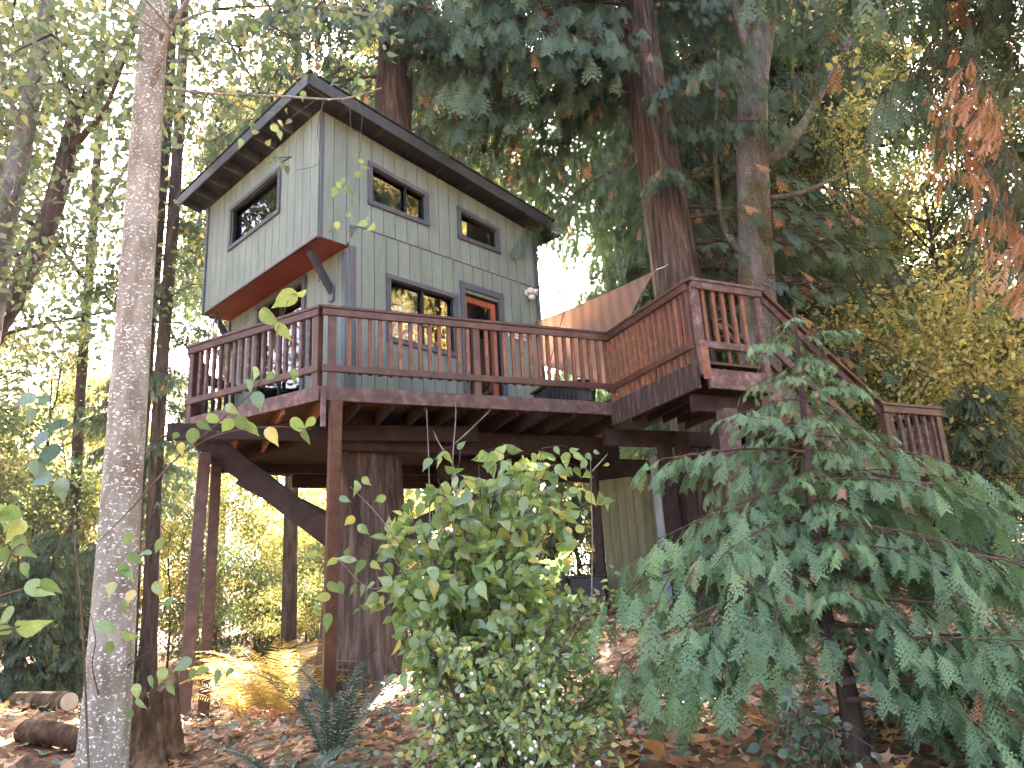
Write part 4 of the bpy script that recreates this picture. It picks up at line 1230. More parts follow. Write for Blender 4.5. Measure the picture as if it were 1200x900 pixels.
m0 = at(897, 600, 11.05); m0[2] = gz(m0[0], m0[1]) - .2
crown = [(at(x, y, Y), s) for x, y, Y, s in ((930, -60, 12, 1), (850, -90, 12, 1), (1000, -30, 11.6, 1), (980, -140, 12.6, 1.3), (1040, 60, 11, .8), (870, -200, 12.5, 1.5))]
limb_tree('grey_maple', 'lichen flecked grey maple trunk with a forking limb behind the deck stairs', [m0, at(892, 420, 11.05), at(884, 260, 11.05), at(882, 120, 11.15), at(892, 40, 11.25), at(905, -60, 11.45), at(915, -300, 13.2)], [.31, .28, .255, .24, .21, .15, .05],
          [([at(890, 195, 11.10), at(925, 168, 10.95), at(962, 110, 11.9), at(1000, 40, 11.8), at(1030, -60, 11.7)], .095), ([at(883, 70, 11.20), at(862, 10, 11.25), at(850, -80, 11.35)], .11), ([at(893, 235, 11.10), at(950, 222, 10.85), at(1010, 190, 11.6)], .05), ([at(880, 300, 11.10), at(850, 270, 11.35), at(838, 180, 11.45), at(842, 60, 11.55)], .07)], 'maple_bark',
          leaf_cloud(RG, crown, 420, .17, M['mixed']))
# near alder on the left
al = V3(-2.80, 5.5, gz(-2.8, 5.5) - .15)
apath = [al, at(124, 850, 5.5), at(140, 620, 5.55), at(160, 330, 5.65), at(178, 60, 5.8), at(192, -120, 6.0), at(205, -420, 6.4)]
def alder_leaves(acc):
    rng = np.random.default_rng(5)
    pts = []
    for x, y, Y, s in ((20, -20, 5.2, .7), (90, -40, 5.3, .6), (250, 10, 5.9, .5), (320, 15, 6.0, .55), (380, 0, 6.1, .5), (280, 55, 5.9, .35), (345, 45, 6.1, .4), (430, 20, 6.2, .35), (60, 40, 5.0, .4), (120, 60, 5.6, .3), (225, 60, 5.9, .25),
                       (240, 120, 5.9, .18), (300, 130, 6.0, .14), (330, 190, 6.1, .05), (100, 110, 5.5, .3), (40, 100, 5.3, .35)):
        pts.append((at(x, y, Y), s))
    g = leaf_cloud(rng, pts, 190, .085, M['green'], TH, .2, (.34, .34, .26)); g(acc)
alder_leaves.mat = M['green']
limbs = [([at(172, 118, 5.72), at(188, 65, 5.6), at(205, 25, 5.5), at(238, -30, 5.4)], .038), ([at(201, 35, 5.52), at(180, 10, 5.3), at(150, -20, 5.1)], .014),
         ([at(196, 103, 5.78), at(240, 109, 5.85), at(330, 113, 6.0), at(400, 116, 6.15), at(447, 103, 6.25)], .018),
         ([at(196, 43, 5.55), at(160, 20, 5.4), at(130, 2, 5.3)], .016), ([at(180, 40, 5.8), at(260, 10, 6.0), at(400, 8, 6.2), at(460, 14, 6.3)], .016)]
ALDER, AP = limb_tree('alder_tree', 'pale alder trunk with white lichen flecks standing before the deck', apath, [.175, .152, .135, .127, .118, .105, .05], limbs, 'alder_bark', alder_leaves, seg=32, flute=.018, flare=.3)
# hanging twigs of that branch, with single leaves
def leafy_twigs(parent, stems, leafpts, Y, size, mat, rng, smin=.7, smax=1.2, stemmat='twig', r=.005, name='twig'):
    for st in stems:
        q = smooth_path([at(*p) if len(p) == 3 else at(p[0], p[1], Y) for p in st], max(6, 4 * len(st)))
        v, f = tube_vf(q, np.linspace(r, r * .35, len(q)), 6); obj(name, v, f, M[stemmat], parent, True)
    for p in leafpts:
        x, y = p[0], p[1]; s = p[2] if len(p) > 2 else size
        YY = p[3] if len(p) > 3 else Y
        c = at(x, y, YY)
        d = np.array([rng.uniform(-1, 1), rng.uniform(-.6, .6), rng.uniform(-1.0, -.1)])
        X, Yv, Z = [a[0] for a in frames(rng, d[None], .35)]
        if Z @ (-c) < 0: Yv, Z = -Yv, -Z
        Z = norm(Z + .7 * norm(-c)); X = norm(X - Z * (X @ Z)); Yv = np.cross(Z, X)
        mtx = Matrix(((X[0], Yv[0], Z[0]), (X[1], Yv[1], Z[1]), (X[2], Yv[2], Z[2])))
        link('leaf', LEAF[mat][int(rng.integers(0, len(LEAF[mat])))], parent, c - X * s * .5, mtx, s * rng.uniform(smin, smax))
def leaf_variants(tpl, mat, n=4, amp=.06, seed=3):
    out = []
    for i in range(n):
        r = np.random.default_rng(seed + i); v = tpl[0].copy()
        v[:, 2] += amp * np.sin(v[:, 0] * r.uniform(3, 7) + r.uniform(0, 6)) * (1 + v[:, 1]); v[:, 1] *= r.uniform(.85, 1.1)
        v[:, 2] += r.uniform(-.25, .25) * v[:, 1] * v[:, 0]
        out.append(make_mesh('leaf', v, tpl[1], M[mat], smooth=True))
    return out
LEAF = {'hazel_o': leaf_variants(TH, 'hazel_o'), 'blue_leaf': leaf_variants(TH, 'blue_leaf'), 'dark_o': leaf_variants(TH, 'dark_o'), 'litter_o': leaf_variants(TM, 'litter_o', 5, .12)}
rl = np.random.default_rng(21)
leafy_twigs(ALDER, [[(410, 117), (412, 150), (424, 158), (418, 200), (412, 240)], [(418, 118), (424, 135), (423, 160)], [(380, 115), (372, 150), (374, 190), (345, 200)], [(372, 116), (345, 135), (335, 145)]],
            [(330, 145), (322, 150), (328, 158), (337, 143), (300, 155), (282, 168), (355, 112), (392, 95), (418, 95), (424, 97), (416, 185), (425, 190), (430, 196), (418, 205), (402, 213), (392, 225), (398, 218), (407, 222), (417, 235), (410, 252), (425, 262), (430, 258), (436, 266), (395, 265), (388, 270), (416, 60), (437, 10), (445, 40), (425, 50), (400, 62), (408, 76), (310, 50), (302, 58), (298, 32), (320, 62), (330, 55), (348, 30), (372, 25), (390, 12), (378, 32), (344, 60)], 6.1, .085, 'hazel_o', rl, .7, 1.25, r=.004)
leafy_twigs(ALDER, [[(374, 330, 7.6), (372, 300, 7.5), (360, 285, 7.4)]], [], 7.5, .09, 'hazel_o', rl)

# dark leaning maples at the far left
def gbase(x, y, Y):
    p = at(x, y, Y); p[2] = gz(p[0], p[1]) - .2; return p
def cl(lst): return [(at(x, y, Y), s) for x, y, Y, s in lst]
limb_tree('leaning_maple', 'dark leaning maple trunk bending past the alder towards the light', [gbase(-120, 700, 11), at(-30, 440, 11), at(20, 340, 11), at(58, 255, 11.1), at(78, 185, 11.2), at(92, 130, 11.3), at(140, 70, 11.6), at(200, -80, 12)], [.22, .2, .18, .16, .145, .12, .09, .04],
          [([at(80, 180, 11.2), at(105, 150, 11), at(125, 125, 10.8), at(150, 60, 10.6)], .07), ([at(88, 135, 11.3), at(70, 70, 11.2), at(60, -20, 11)], .06), ([at(50, 268, 11.1), at(20, 250, 10.8), at(-10, 200, 10.6)], .04)], 'dark_bark',
          leaf_cloud(RG, cl([(100, 100, 11, .9), (150, 60, 10.8, .8), (60, 60, 11, .8), (110, 130, 11, .35), (130, 200, 10.8, .4), (120, 240, 11, .35), (15, 160, 10.8, .8), (-30, 120, 10.8, 1), (140, 20, 11, 1), (20, 20, 11, 1), (60, 180, 11, .25), (10, 70, 10.8, .8), (200, 130, 11.4, .5), (150, 160, 11, .4)]), 260, .16, M['green']))
limb_tree('mossy_maple', 'mossy maple trunk at the wood edge beyond the leaning maple', [gbase(-60, 700, 9.5), at(-15, 380, 9.5), at(5, 260, 9.6), at(25, 170, 9.7), at(50, 40, 9.8), at(62, -100, 10)], [.2, .17, .16, .14, .11, .05], [([at(12, 220, 9.65), at(-20, 160, 9.4), at(-60, 90, 9.2)], .06), ([at(30, 150, 9.7), at(5, 100, 9.5), at(0, 30, 9.4)], .05)], 'maple_bark',
          leaf_cloud(RG, cl([(20, 230, 9.5, .5), (40, 130, 9.6, .5), (5, 330, 9.4, .3), (60, 20, 9.7, .9), (0, 40, 9.5, .8), (-20, 300, 9.3, .8), (30, 300, 9.4, .2)]), 240, .14, M['green']))
limb_tree('tall_maple', 'tall maple whose yellow green crown spreads above the cabin roof', [gbase(340, 700, 16.5), at(345, 400, 16.5), at(350, 150, 16.6), at(340, -100, 17), at(335, -300, 17.4)], [.15, .14, .13, .11, .05], [([at(349, 180, 16.6), at(300, 100, 16), at(250, 20, 15.5)], .07), ([at(350, 120, 16.6), at(420, 60, 16), at(470, 0, 15.5)], .07)], 'dark_bark',
          leaf_cloud(RG, cl([(x, y, 16 + (x * 7 % 5) * .5, .9) for x, y in ((240, 40), (290, 20), (340, 30), (400, 20), (450, 60), (490, 20), (260, 100), (310, 80), (230, 160), (270, 180), (230, 230), (250, 260), (480, 110), (520, 150), (430, 40), (380, 60), (540, 60), (300, 140), (215, 290), (190, 110), (560, 190), (590, 120), (330, -30), (420, -40), (500, -50), (250, -40))]), 300, .15, M['mixed'], sd=(.75, .6, .6)))
limb_tree('wood_maple', 'green maple with a loose crown filling the gap past the leaning maple', [gbase(90, 700, 18), at(95, 450, 18), at(110, 250, 18.2), at(120, 50, 18.5), at(125, -150, 19)], [.13, .12, .11, .09, .05], [([at(100, 330, 18.1), at(50, 260, 17.5), at(10, 200, 17)], .06), ([at(110, 260, 18.2), at(150, 190, 18), at(175, 120, 18)], .06)], 'dark_bark',
          leaf_cloud(RG, cl([(x, y, 17 + (x * 3 % 7) * .3, .8) for x, y in ((20, 300), (60, 340), (110, 330), (30, 220), (140, 260), (120, 180), (60, 120), (20, 100), (150, 120), (90, 60), (40, 30), (120, 10), (10, 380), (90, 390), (150, 340), (60, 200), (-20, 250), (0, 10))]), 230, .15, M['green'], sd=(.8, .7, .6)))
# ruddy conifer trunks behind the alder
for i, (pth, rad, bark, lab, z0) in enumerate((
        ([gbase(178, 740, 15), at(186, 480, 15), at(203, 250, 15.2), at(214, 60, 15.5), at(226, -250, 16.2)], [.14, .13, .125, .115, .05], 'dark_bark', 'straight brown cedar trunk rising behind the pale alder', .6),
        ([gbase(150, 740, 15.5), at(165, 480, 15.5), at(190, 200, 15.7), at(200, 60, 16), at(212, -250, 16.5)], [.2, .18, .15, .13, .05], 'dark_bark', 'slim dark conifer trunk just behind the straight brown cedar', 2.5))):
    P = smooth_path(pth, 40)
    bs = radial_boughs(RG, P, max(z0, 1.6), 5.5, 16, 1.2, 1.6) + radial_boughs(RG, P, 6.0, 15, 16, 1.7, 1.2)
    big_cedar('wood_cedar', lab, pth, rad, bs, bark, 24, 40, .05, .3)
# big cedar on the right whose boughs hang into the frame
rpth = [V3(8.2, 7.3, gz(8.2, 7.3) - .2), V3(8.2, 7.4, 4), V3(8.2, 7.5, 9), V3(8.2, 7.7, 17)]
P = smooth_path(rpth, 30)
bs = []
for z, az, L, vv in ((8.4, 196, 4.6, 2), (8.9, 188, 5.0, 1), (9.6, 200, 4.4, 4), (7.9, 206, 4.0, 5), (9.2, 170, 4.6, 0), (10.2, 185, 5.2, 2), (10.8, 200, 5.0, 3), (8.2, 178, 3.6, 1), (7.2, 190, 3.0, 4), (11.3, 190, 5.2, 5), (10.0, 215, 4.0, 1), (9.0, 150, 4.6, 3), (10, 160, 5, 4), (11, 175, 5.4, 0), (7.5, 160, 3.8, 2), (6.6, 175, 2.6, 0)):
    bs.append((np.array([np.interp(z, P[:, 2], P[:, k]) for k in range(3)]), math.radians(az), L, vv, 1.0))
BT, _, _ = big_cedar('hanging_cedar', 'big cedar with long hanging boughs and brown dead sprays over the stair landing', rpth, [.5, .42, .33, .12], bs, 'cedar_bark')
dm = bough_mesh(301, 1.6, 1.6, .34, 1.3, dead=True, fill=.5); gm = [bough_mesh(302 + i, 2.2, 1.5, .30, 2.0, near=False) for i in range(2)]
for x, y, Y, az, sc, md in ((1105, 50, 7.6, -1.2, .75, dm), (1150, 240, 7.4, -1.0, .85, dm), (1095, 120, 7.6, -1.9, .7, dm), (1140, 190, 7.5, -1.6, .65, dm), (1110, 90, 7.5, -.8, .6, dm), (1105, 0, 8.3, -.9, .85, gm[0]), (1125, 120, 8.1, -1.7, .8, gm[1]), (1130, 180, 8.0, -.6, .75, gm[0]), (1150, 230, 8.0, -1.4, .7, gm[1]), (1165, 260, 7.9, -.4, .7, gm[0]), (1100, 40, 8.3, -2.4, .8, gm[1]), (1180, 200, 8.0, -1.2, .8, gm[0])):
    o = link('bough', md, BT, at(x, y, Y), (0, .75, az), sc)
lq = smooth_path([P[20], at(1180, -160, 8.6), at(1110, -20, 8.3), at(1122, 120, 8.15), at(1150, 260, 8.0), at(1172, 330, 7.9)], 24)
v, f = tube_vf(lq, np.linspace(.06, .012, 24), 7); obj('limb', v, f, M['grey_twig'], BT, True)

# ------------------------------------------------------------------ forest
RF = np.random.default_rng(77)
CON = [conifer_mesh('conifer%d' % i, RF, 17, 3.6, M['conifer'], M['red_bark'] if i % 2 else M['dark_bark'], [.08, .25, .14, .56][i], None, [24, 20, 24, 22][i], 5, .62, .62, [1.0, 1.2, .8, 1.1][i]) for i in range(4)]
SAP = [conifer_mesh('sapling%d' % i, RF, 4.2, 1.5, M['conifer'], M['dark_bark'], .04, .05, 16, 5, .30, .75, .8) for i in range(2)]
BRO = [broadleaf_mesh('gold%d' % i, RF, 13, 3.6, .15, 15000, M[mt], M['dark_bark'], cr) for i, (mt, cr) in enumerate((('gold', .14), ('yellow', .22), ('mixed', .2), ('green', .3), ('gold', .3)))]
UND = [broadleaf_mesh('under%d' % i, RF, 4.2, 1.7, .095, 7500, M[mt], M['twig'], .12, .035, limbs=10) for i, mt in enumerate(('gold', 'yellow', 'mixed', 'green'))]
def spot(x, Y):
    p = at(x, 714, Y); return p[0], Y
def where(x, Y):
    for lim, nm in ((-20, 'the mossy maple'), (110, 'the leaning maple'), (200, 'the pale alder'), (300, 'the tall post pair'), (440, 'the host cedar trunk'), (560, 'the cabin'), (660, 'the cabin door side'), (720, 'the shade sail'), (800, 'the shed'), (860, 'the deck cedar'), (930, 'the grey maple'), (1010, 'the staircase'), (1090, 'the stair landing'), (1170, 'the young cedar'), (9999, 'the hanging cedar')):
        if x < lim: break
    for lim, d in ((13, 'close behind'), (16, 'just beyond'), (18.5, 'a little beyond'), (19.5, 'in the wood beyond'), (20.5, 'further in the wood beyond'), (22.5, 'deeper in the wood beyond'), (24.5, 'deep in the wood beyond'), (25.5, 'some way back beyond'), (27, 'well back beyond'), (30.5, 'far back beyond'), (38, 'far beyond'), (43, 'very far beyond'), (99, 'at the far wood edge beyond')):
        if Y < lim: break
    return ' ' + d + ' ' + nm
GC, GB, GS, GU = 'conifers in the wood behind the cabin', 'autumn maples in the wood behind the cabin', 'young conifers under the wood', 'leafy bushes under the wood'
LC = ['dark full skirted conifer', 'dark conifer with a bare lower trunk', 'dark spreading conifer', 'tall conifer with a bare trunk']
LB = ['golden autumn maple', 'yellow autumn maple', 'maple turning from green to yellow', 'green leaved maple', 'high crowned golden maple']
for x, Y, v_, s in ((745, 23, 3, 1.4), (950, 20, 1, 1.15), (1040, 18, 3, 1.35), (1115, 20, 3, 1.4), (1000, 23, 3, 1.45), (545, 26, 3, 1.4), (600, 30, 3, 1.6), (475, 25, 3, 1.4), (400, 28, 3, 1.4), (315, 26, 3, 1.4), (250, 30, 3, 1.45), (810, 22, 1, 1.1), (890, 19, 0, 1.1), (970, 17, 2, 1.0), (1075, 23, 1, .9), (1300, 15, 2, .9), (-260, 22, 2, 1.0), (900, 28, 1, 1.2), (1110, 36, 0, 1.0), (1230, 34, 2, 1.0), (800, 32, 2, 1.1), (830, 15.5, 1, .9), (930, 14.2, 2, .7), (-220, 24, 1, 1.1), (400, 42, 0, 1.0), (700, 44, 1, 1.0), (60, 46, 2, 1.0)):
    place_tree('conifer', CON[v_], spot(x, Y), LC[v_] + where(x, Y), 'tree', GC, s * RF.uniform(.9, 1.1), RF.uniform(0, 6.28))
for x, Y, v_, s in ((30, 19, 2, .6), (170, 22, 2, .62), (330, 24, 0, .6), (420, 40, 4, .85), (-160, 18, 1, .9), (80, 32, 4, .8), (250, 36, 0, .85), (480, 42, 1, .9), (600, 44, 0, .9), (1080, 17, 2, .7), (1190, 15, 2, .65), (1000, 24, 3, .8), (1130, 24, 1, .85), (-250, 28, 0, 1), (-40, 42, 1, 1.0), (150, 46, 0, 1.0), (360, 48, 4, 1.0), (560, 46, 1, 1.0), (780, 44, 0, 1.1), (960, 42, 1, 1.1), (1150, 44, 4, 1.1), (1340, 42, 0, 1.1), (860, 24, 0, .7), (-100, 14, 3, .8), (-20, 30, 0, .8)):
    place_tree('maple', BRO[v_], spot(x, Y), LB[v_] + where(x, Y), 'tree', GB, s * RF.uniform(.92, 1.08), RF.uniform(0, 6.28))
for x, Y, v_, s in ((60, 13.5, 0, .75), (110, 15.5, 1, .75), (15, 13, 1, .65), (240, 22, 0, .6), (305, 21, 1, .6), (360, 23, 0, .65), (640, 15, 1, .7), (600, 16.5, 0, .8), (520, 21, 1, .5), (680, 17, 0, .8), (1190, 11, 1, .8), (1120, 13, 0, .7), (420, 21, 0, .55)):
    place_tree('young_conifer', SAP[v_], spot(x, Y), ['dark young conifer', 'slim dark young conifer'][v_] + where(x, Y), 'tree', GS, s * RF.uniform(.9, 1.1), RF.uniform(0, 6.28))
LU = ['golden leaved bush', 'yellow leaved bush', 'green and yellow bush', 'green leaved bush']
for x, Y, v_, s in ((255, 17.5, 3, .6), (340, 19, 2, .55), (400, 19, 3, .6), (200, 19, 2, 1.0), (100, 20, 2, 1.0), (20, 18, 3, 1.1), (-50, 16, 3, 1), (300, 21, 2, 1), (420, 20, 1, 1), (560, 18, 2, .6), (500, 18, 1, .6), (640, 19, 2, .9), (455, 19, 2, .5), (1090, 12.5, 1, .9), (1150, 12, 2, .9), (1210, 13, 1, 1), (1040, 13.5, 2, .9), (1130, 15, 0, 1.1), (1180, 18, 1, 1.2), (1000, 18, 1, 1.1), (940, 16, 2, .9), (230, 24, 1, 1.2), (140, 24, 0, 1.2), (60, 25, 2, 1.3), (380, 26, 0, 1.2), (490, 24, 1, 1.1), (580, 22, 3, 1), (700, 20, 2, .9), (800, 20, 1, .9)):
    place_tree('bush', UND[v_], spot(x, Y), LU[v_] + where(x, Y), 'bush', GU, s * RF.uniform(.9, 1.1), RF.uniform(0, 6.28))
# the clearing's other side, behind the photographer, mirrored in the windows
for x, y, v_, s in ((14, 9.6, 0, 1.1), (20, 10.6, 1, 1.4), (17, 7.0, 4, 1.3), (26, 9.5, 0, 1.6), (9, -15, 0, .9), (15, -9, 4, .9), (3, -17, 1, .9), (-9, -14, 2, .9), (-15, -9, 3, .9), (19, -2, 0, .9), (-20, -3, 1, .9)):
    place_tree('maple', BRO[v_], (x, y), 'autumn maple across the clearing, seen only mirrored in the cabin windows', 'tree', 'maples across the clearing', s, RF.uniform(0, 6.28))

# ------------------------------------------------------------------ young cedar in front of the stairs
yc0 = at(1003, 872, 4.9); yc0[2] = gz(yc0[0], yc0[1]) - .1
ypath = [yc0, at(990, 800, 4.95), at(968, 730, 5.0), at(957, 640, 5.05), at(948, 560, 5.1), at(940, 460, 5.15), at(930, 360, 5.25)]
YP = smooth_path(ypath, 24)
YC = thing('young_cedar', 'young green cedar with drooping fern like boughs in front of the stairs', 'tree', yc0 + V3(0, 0, .1))
V, f = trunk_vf(YP, np.interp(np.linspace(0, 1, 24), [0, .5, 1], [.058, .04, .008]), 14, .07, np.random.default_rng(4), .3)
obj('trunk', V, f, M['dark_bark'], YC, True)
v, f = tube_vf(smooth_path([at(972, 745, 5.0), at(990, 770, 4.9), at(1012, 790, 4.8), at(1040, 800, 4.7)], 8), np.linspace(.022, .006, 8), 6); obj('limb', v, f, M['twig'], YC, True)
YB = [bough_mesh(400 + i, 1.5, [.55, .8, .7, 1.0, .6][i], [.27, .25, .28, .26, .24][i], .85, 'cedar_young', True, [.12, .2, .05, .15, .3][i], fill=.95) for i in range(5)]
ry = np.random.default_rng(9)
nb = 50
for i in range(nb):
    t = .30 + .68 * (i / nb)
    j = t * 23; a_ = int(min(j, 22)); p = YP[a_] + (YP[a_ + 1] - YP[a_]) * (j - a_)
    az = i * 2.399 + ry.uniform(-.35, .35)
    L = (1.2 - .85 * ((t - .30) / .68) ** 1.1) * ry.uniform(.75, 1.12)
    if math.sin(az) < -.75: L *= .62                        # boughs towards the path have been kept short
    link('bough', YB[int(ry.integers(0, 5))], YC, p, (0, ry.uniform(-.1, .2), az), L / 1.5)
# boughs reaching out to the left and right
for x, y, Y, az, L in ((957, 640, 5.05, 183, 1.42), (955, 610, 5.05, 172, 1.25), (962, 680, 5.0, 190, 1.45), (950, 570, 5.1, 178, 1.1), (968, 735, 5.0, 196, 1.1), (962, 690, 5.0, 5, 1.6), (955, 620, 5.05, -4, 1.7), (950, 560, 5.1, 12, 1.5), (975, 770, 4.95, -35, 1.2), (944, 510, 5.1, 8, 1.2), (970, 735, 4.95, -30, 1.35), (958, 650, 5.0, -22, 1.5), (985, 800, 4.9, -15, 1.4), (975, 760, 4.9, -48, 1.1), (962, 700, 5, 186, 1.2), (951, 590, 5.1, 20, 1.5), (946, 530, 5.1, 170, 1.1), (992, 820, 4.8, -5, 1.3), (985, 800, 4.8, -25, 1.5), (978, 770, 4.9, 2, 1.6)):
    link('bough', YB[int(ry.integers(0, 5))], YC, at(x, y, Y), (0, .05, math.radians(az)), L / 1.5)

# ------------------------------------------------------------------ leafy shrubs
def shrub(name, label, cat, base, targets, leaf, nleaf, mat_o, mat, rng, spread=.10, stem_r=.007, big=260, tpl=TH, flat=.45, stemmat='twig', size_z=None, twn=5):
    t = thing(name, label, cat, base)
    st = Acc(); O, D = [], []
    for tg, s in targets:
        tg = np.asarray(tg, float)
        b0 = base + V3(rng.uniform(-.18, .18), rng.uniform(-.15, .15), -.05)
        midp = b0 * .45 + tg * .55 + V3(0, 0, .18) + rng.normal(0, .05, 3)
        q = smooth_path([b0, midp, tg], 12)
        st.tube(q, np.linspace(stem_r, .0025, 12), 5, 0)
        for k in range(twn):
            e = q[int(rng.integers(4, 12))]
            d = unit(rng.normal(0, 1, 3) * np.array([1, 1, .55]) + np.array([0, 0, .15])); l = rng.uniform(.12, .34) * s
            tw = np.array([e, e + d * l * .5 + V3(0, 0, .02), e + d * l + V3(0, 0, -.04 * s)])
            st.tube(tw, [.0028, .002, .001], 3, 0)
            for w in np.linspace(.15, 1, int(3 + l / .055)):
                pt = tw[0] + (tw[2] - tw[0]) * w
                O.append(pt + rng.normal(0, .012, 3)); D.append(d * .6 + rng.normal(0, .6, 3) + np.array([0, 0, -.35]))
    O, D = np.array(O), np.array(D)
    if len(O) > nleaf:
        k = rng.permutation(len(O))[:nleaf]; O, D = O[k], D[k]
    X, Y, Z = frames(rng, D, flat)
    cam_v = unit(-O); Z = unit(Z + .45 * cam_v * np.sign((Z * cam_v).sum(1, keepdims=True))); X = unit(X - Z * (X * Z).sum(1, keepdims=True)); Y = np.cross(Z, X)
    fz = np.ones(len(O)) if size_z is None else np.interp(O[:, 2], size_z[0], size_z[1])
    sz = leaf * fz * rng.uniform(.55, 1.2, len(O))
    obj_st = link('stems', st.mesh('stems', [M[stemmat]], True), t, (0, 0, 0))
    show = sz / np.linalg.norm(O, axis=1) * (1 + .6 * (np.linalg.norm(O, axis=1) < np.linalg.norm(base) - .1))
    order = np.argsort(-show)
    for i in order[:big]:
        mtx = Matrix([[X[i][r], Y[i][r], Z[i][r]] for r in range(3)])
        link('leaf', LEAF[mat_o][int(rng.integers(0, 4))], t, O[i], mtx, float(sz[i]))
    rest = order[big:]
    c = Acc(); scatter(c, tpl[0], tpl[1], O[rest], X[rest], Y[rest], Z[rest], sz[rest], 0, rng.random(len(rest)))
    fo = link('foliage', c.mesh('foliage', [M[mat]], True), t, (0, 0, 0)); fo['kind'] = 'stuff'
    return t, O
rs = np.random.default_rng(31)
def tgt(lst, jit, n):
    out = []
    for x, y, Y, s in lst:
        for k in range(n):
            out.append((at(x + rs.normal(0, jit), y + rs.normal(0, jit), Y + rs.normal(0, .18)), s))
    return out
hb = at(565, 860, 5.35); hb[2] = gz(hb[0], hb[1])
HZ = tgt([(600, 530, 5.3, 1.0), (640, 545, 5.3, 1.0), (570, 555, 5.3, 1.0), (530, 580, 5.3, 1.0), (500, 610, 5.3, .9), (650, 590, 5.4, .9), (600, 610, 5.2, 1.0), (550, 640, 5.2, 1.0), (635, 650, 5.3, .9), (510, 690, 5.2, 1.0), (540, 730, 5.1, 1.0), (590, 690, 5.1, 1.0), (475, 640, 5.3, .8), (500, 750, 5.1, .8), (640, 720, 5.3, .8), (610, 760, 5.1, .9), (470, 700, 5.2, .8)], 15, 5)
hz, hO = shrub('hazel_shrub', 'tall bright green hazel shrub growing before the dark underside of the deck', 'shrub', hb, HZ, .100, 3100, 'hazel_o', 'hazel', rs, size_z=([-.9, -.2, 1.1], [.7, .95, 1.0]), twn=9)
leafy_twigs(hz, [[(470, 640), (440, 600), (410, 570)], [(545, 560), (500, 650), (440, 690), (395, 655)], [(505, 700), (503, 560), (500, 480)], [(535, 690), (530, 560), (534, 490), (533, 470)], [(533, 520), (555, 500), (575, 480)], [(531, 545), (515, 520), (508, 505)], [(692, 760), (694, 640), (692, 540)], [(560, 850), (556, 700), (548, 590)], [(575, 850), (590, 700), (600, 560)], [(560, 850), (530, 720), (500, 640)], [(580, 850), (625, 720), (640, 600)], [(694, 560), (680, 540), (672, 535)], [(694, 552), (705, 540), (712, 532)]],
            [(690, 535, .06), (700, 530, .06), (683, 545, .06), (710, 545, .05), (392, 690, .12), (388, 660, .1), (378, 700, .1), (384, 730, .12), (400, 690, .1), (372, 715, .09), (365, 650, .08), (404, 585, .08), (418, 570, .09), (430, 565, .09), (445, 585, .09), (410, 610, .08), (425, 620, .08)], 5.2, .09, 'hazel_o', rs, .8, 1.2, stemmat='grey_twig', r=.006)
sb = at(590, 900, 4.7); sb[2] = gz(sb[0], sb[1])
SN = tgt([(560, 760, 4.8, .8), (620, 760, 4.8, .8), (660, 770, 4.9, .8), (690, 790, 5, .8), (540, 820, 4.6, .8), (600, 830, 4.6, .9), (650, 830, 4.7, .9), (690, 740, 5.2, .8), (510, 860, 4.6, .8), (570, 880, 4.5, .9), (640, 880, 4.5, .9), (690, 860, 4.6, .8), (700, 720, 5.4, .8), (480, 900, 4.6, .7)], 20, 7)
sn2, sO = shrub('snowberry_shrub', 'low snowberry shrub with small round leaves and white berries', 'shrub', sb, SN, .047, 3600, 'hazel_o', 'hazel', rs, big=280, twn=8, stem_r=.004)
bm_v, bm_f = tube_vf([(0, 0, z) for z in (-.9, -.6, 0, .6, .9)], [.35, .8, 1.0, .8, .35], 8); BERRY = make_mesh('berry', bm_v * .011, bm_f, M['berry'], smooth=True)
k = 0
for i in rs.permutation(len(sO)):
    p = sO[i]
    if p[1] > sb[1] + .1: continue
    for q in range(int(rs.integers(1, 4))):
        link('berry', BERRY, sn2, p + norm(-p) * .05 + rs.normal(0, .014, 3), None, float(rs.uniform(.7, 1.15))); k += 1
    if k > 105: break
hk = at(950, 905, 4.2); hk[2] = gz(hk[0], hk[1])
HK = tgt([(950, 830, 4.2, .7), (930, 850, 4.2, .7), (970, 850, 4.2, .7), (945, 880, 4.1, .7), (985, 870, 4.2, .6), (915, 870, 4.2, .5)], 10, 3)
shrub('huckleberry_shrub', 'small dark leaved huckleberry at the foot of the young cedar', 'shrub', hk, HK, .06, 150, 'dark_o', 'ivy', rs, big=120, twn=4, stem_r=.004)

# leafy shoots near the alder
def shoot(label, base, stems, leaves, Y, size, mat):
    b = at(base[0], base[1], Y); b[2] = gz(b[0], b[1])
    t = thing('hazel_shoot', label, 'shrub', b)
    st = [[(b[0], b[1], b[2])]]
    leafy_twigs(t, stems, leaves, Y, size, mat, rs, .85, 1.2, r=.006)
    return t
shoot('tall thin hazel shoot with large blue green leaves left of the alder', (105, 990), [[(112, 1030), (104, 900), (98, 760), (90, 660), (80, 570), (68, 480)], [(84, 610), (70, 640), (62, 655)]],
      [(66, 498, 0.101), (46, 515, 0.094), (58, 533, 0.117), (44, 548, 0.086), (72, 576, 0.117), (48, 562, 0.094), (36, 487, 0.070), (30, 468, 0.086), (50, 470, 0.070)], 3.3, .12, 'blue_leaf')
shoot('leaning hazel shoot with broad green leaves at the wood edge', (-10, 960), [[(-20, 1000), (-14, 800), (0, 690), (20, 640), (55, 645)], [(-10, 740), (20, 735), (36, 725)], [(-4, 700), (30, 690), (50, 688)]],
      [(12, 605, 0.101), (18, 622, 0.094), (24, 640, 0.094), (6, 655, 0.094), (45, 690, 0.094), (58, 686, 0.070), (34, 735, 0.109), (4, 598, 0.078), (2, 740, 0.078), (8, 720, 0.070), (30, 668, 0.062)], 3.0, .12, 'hazel_o')
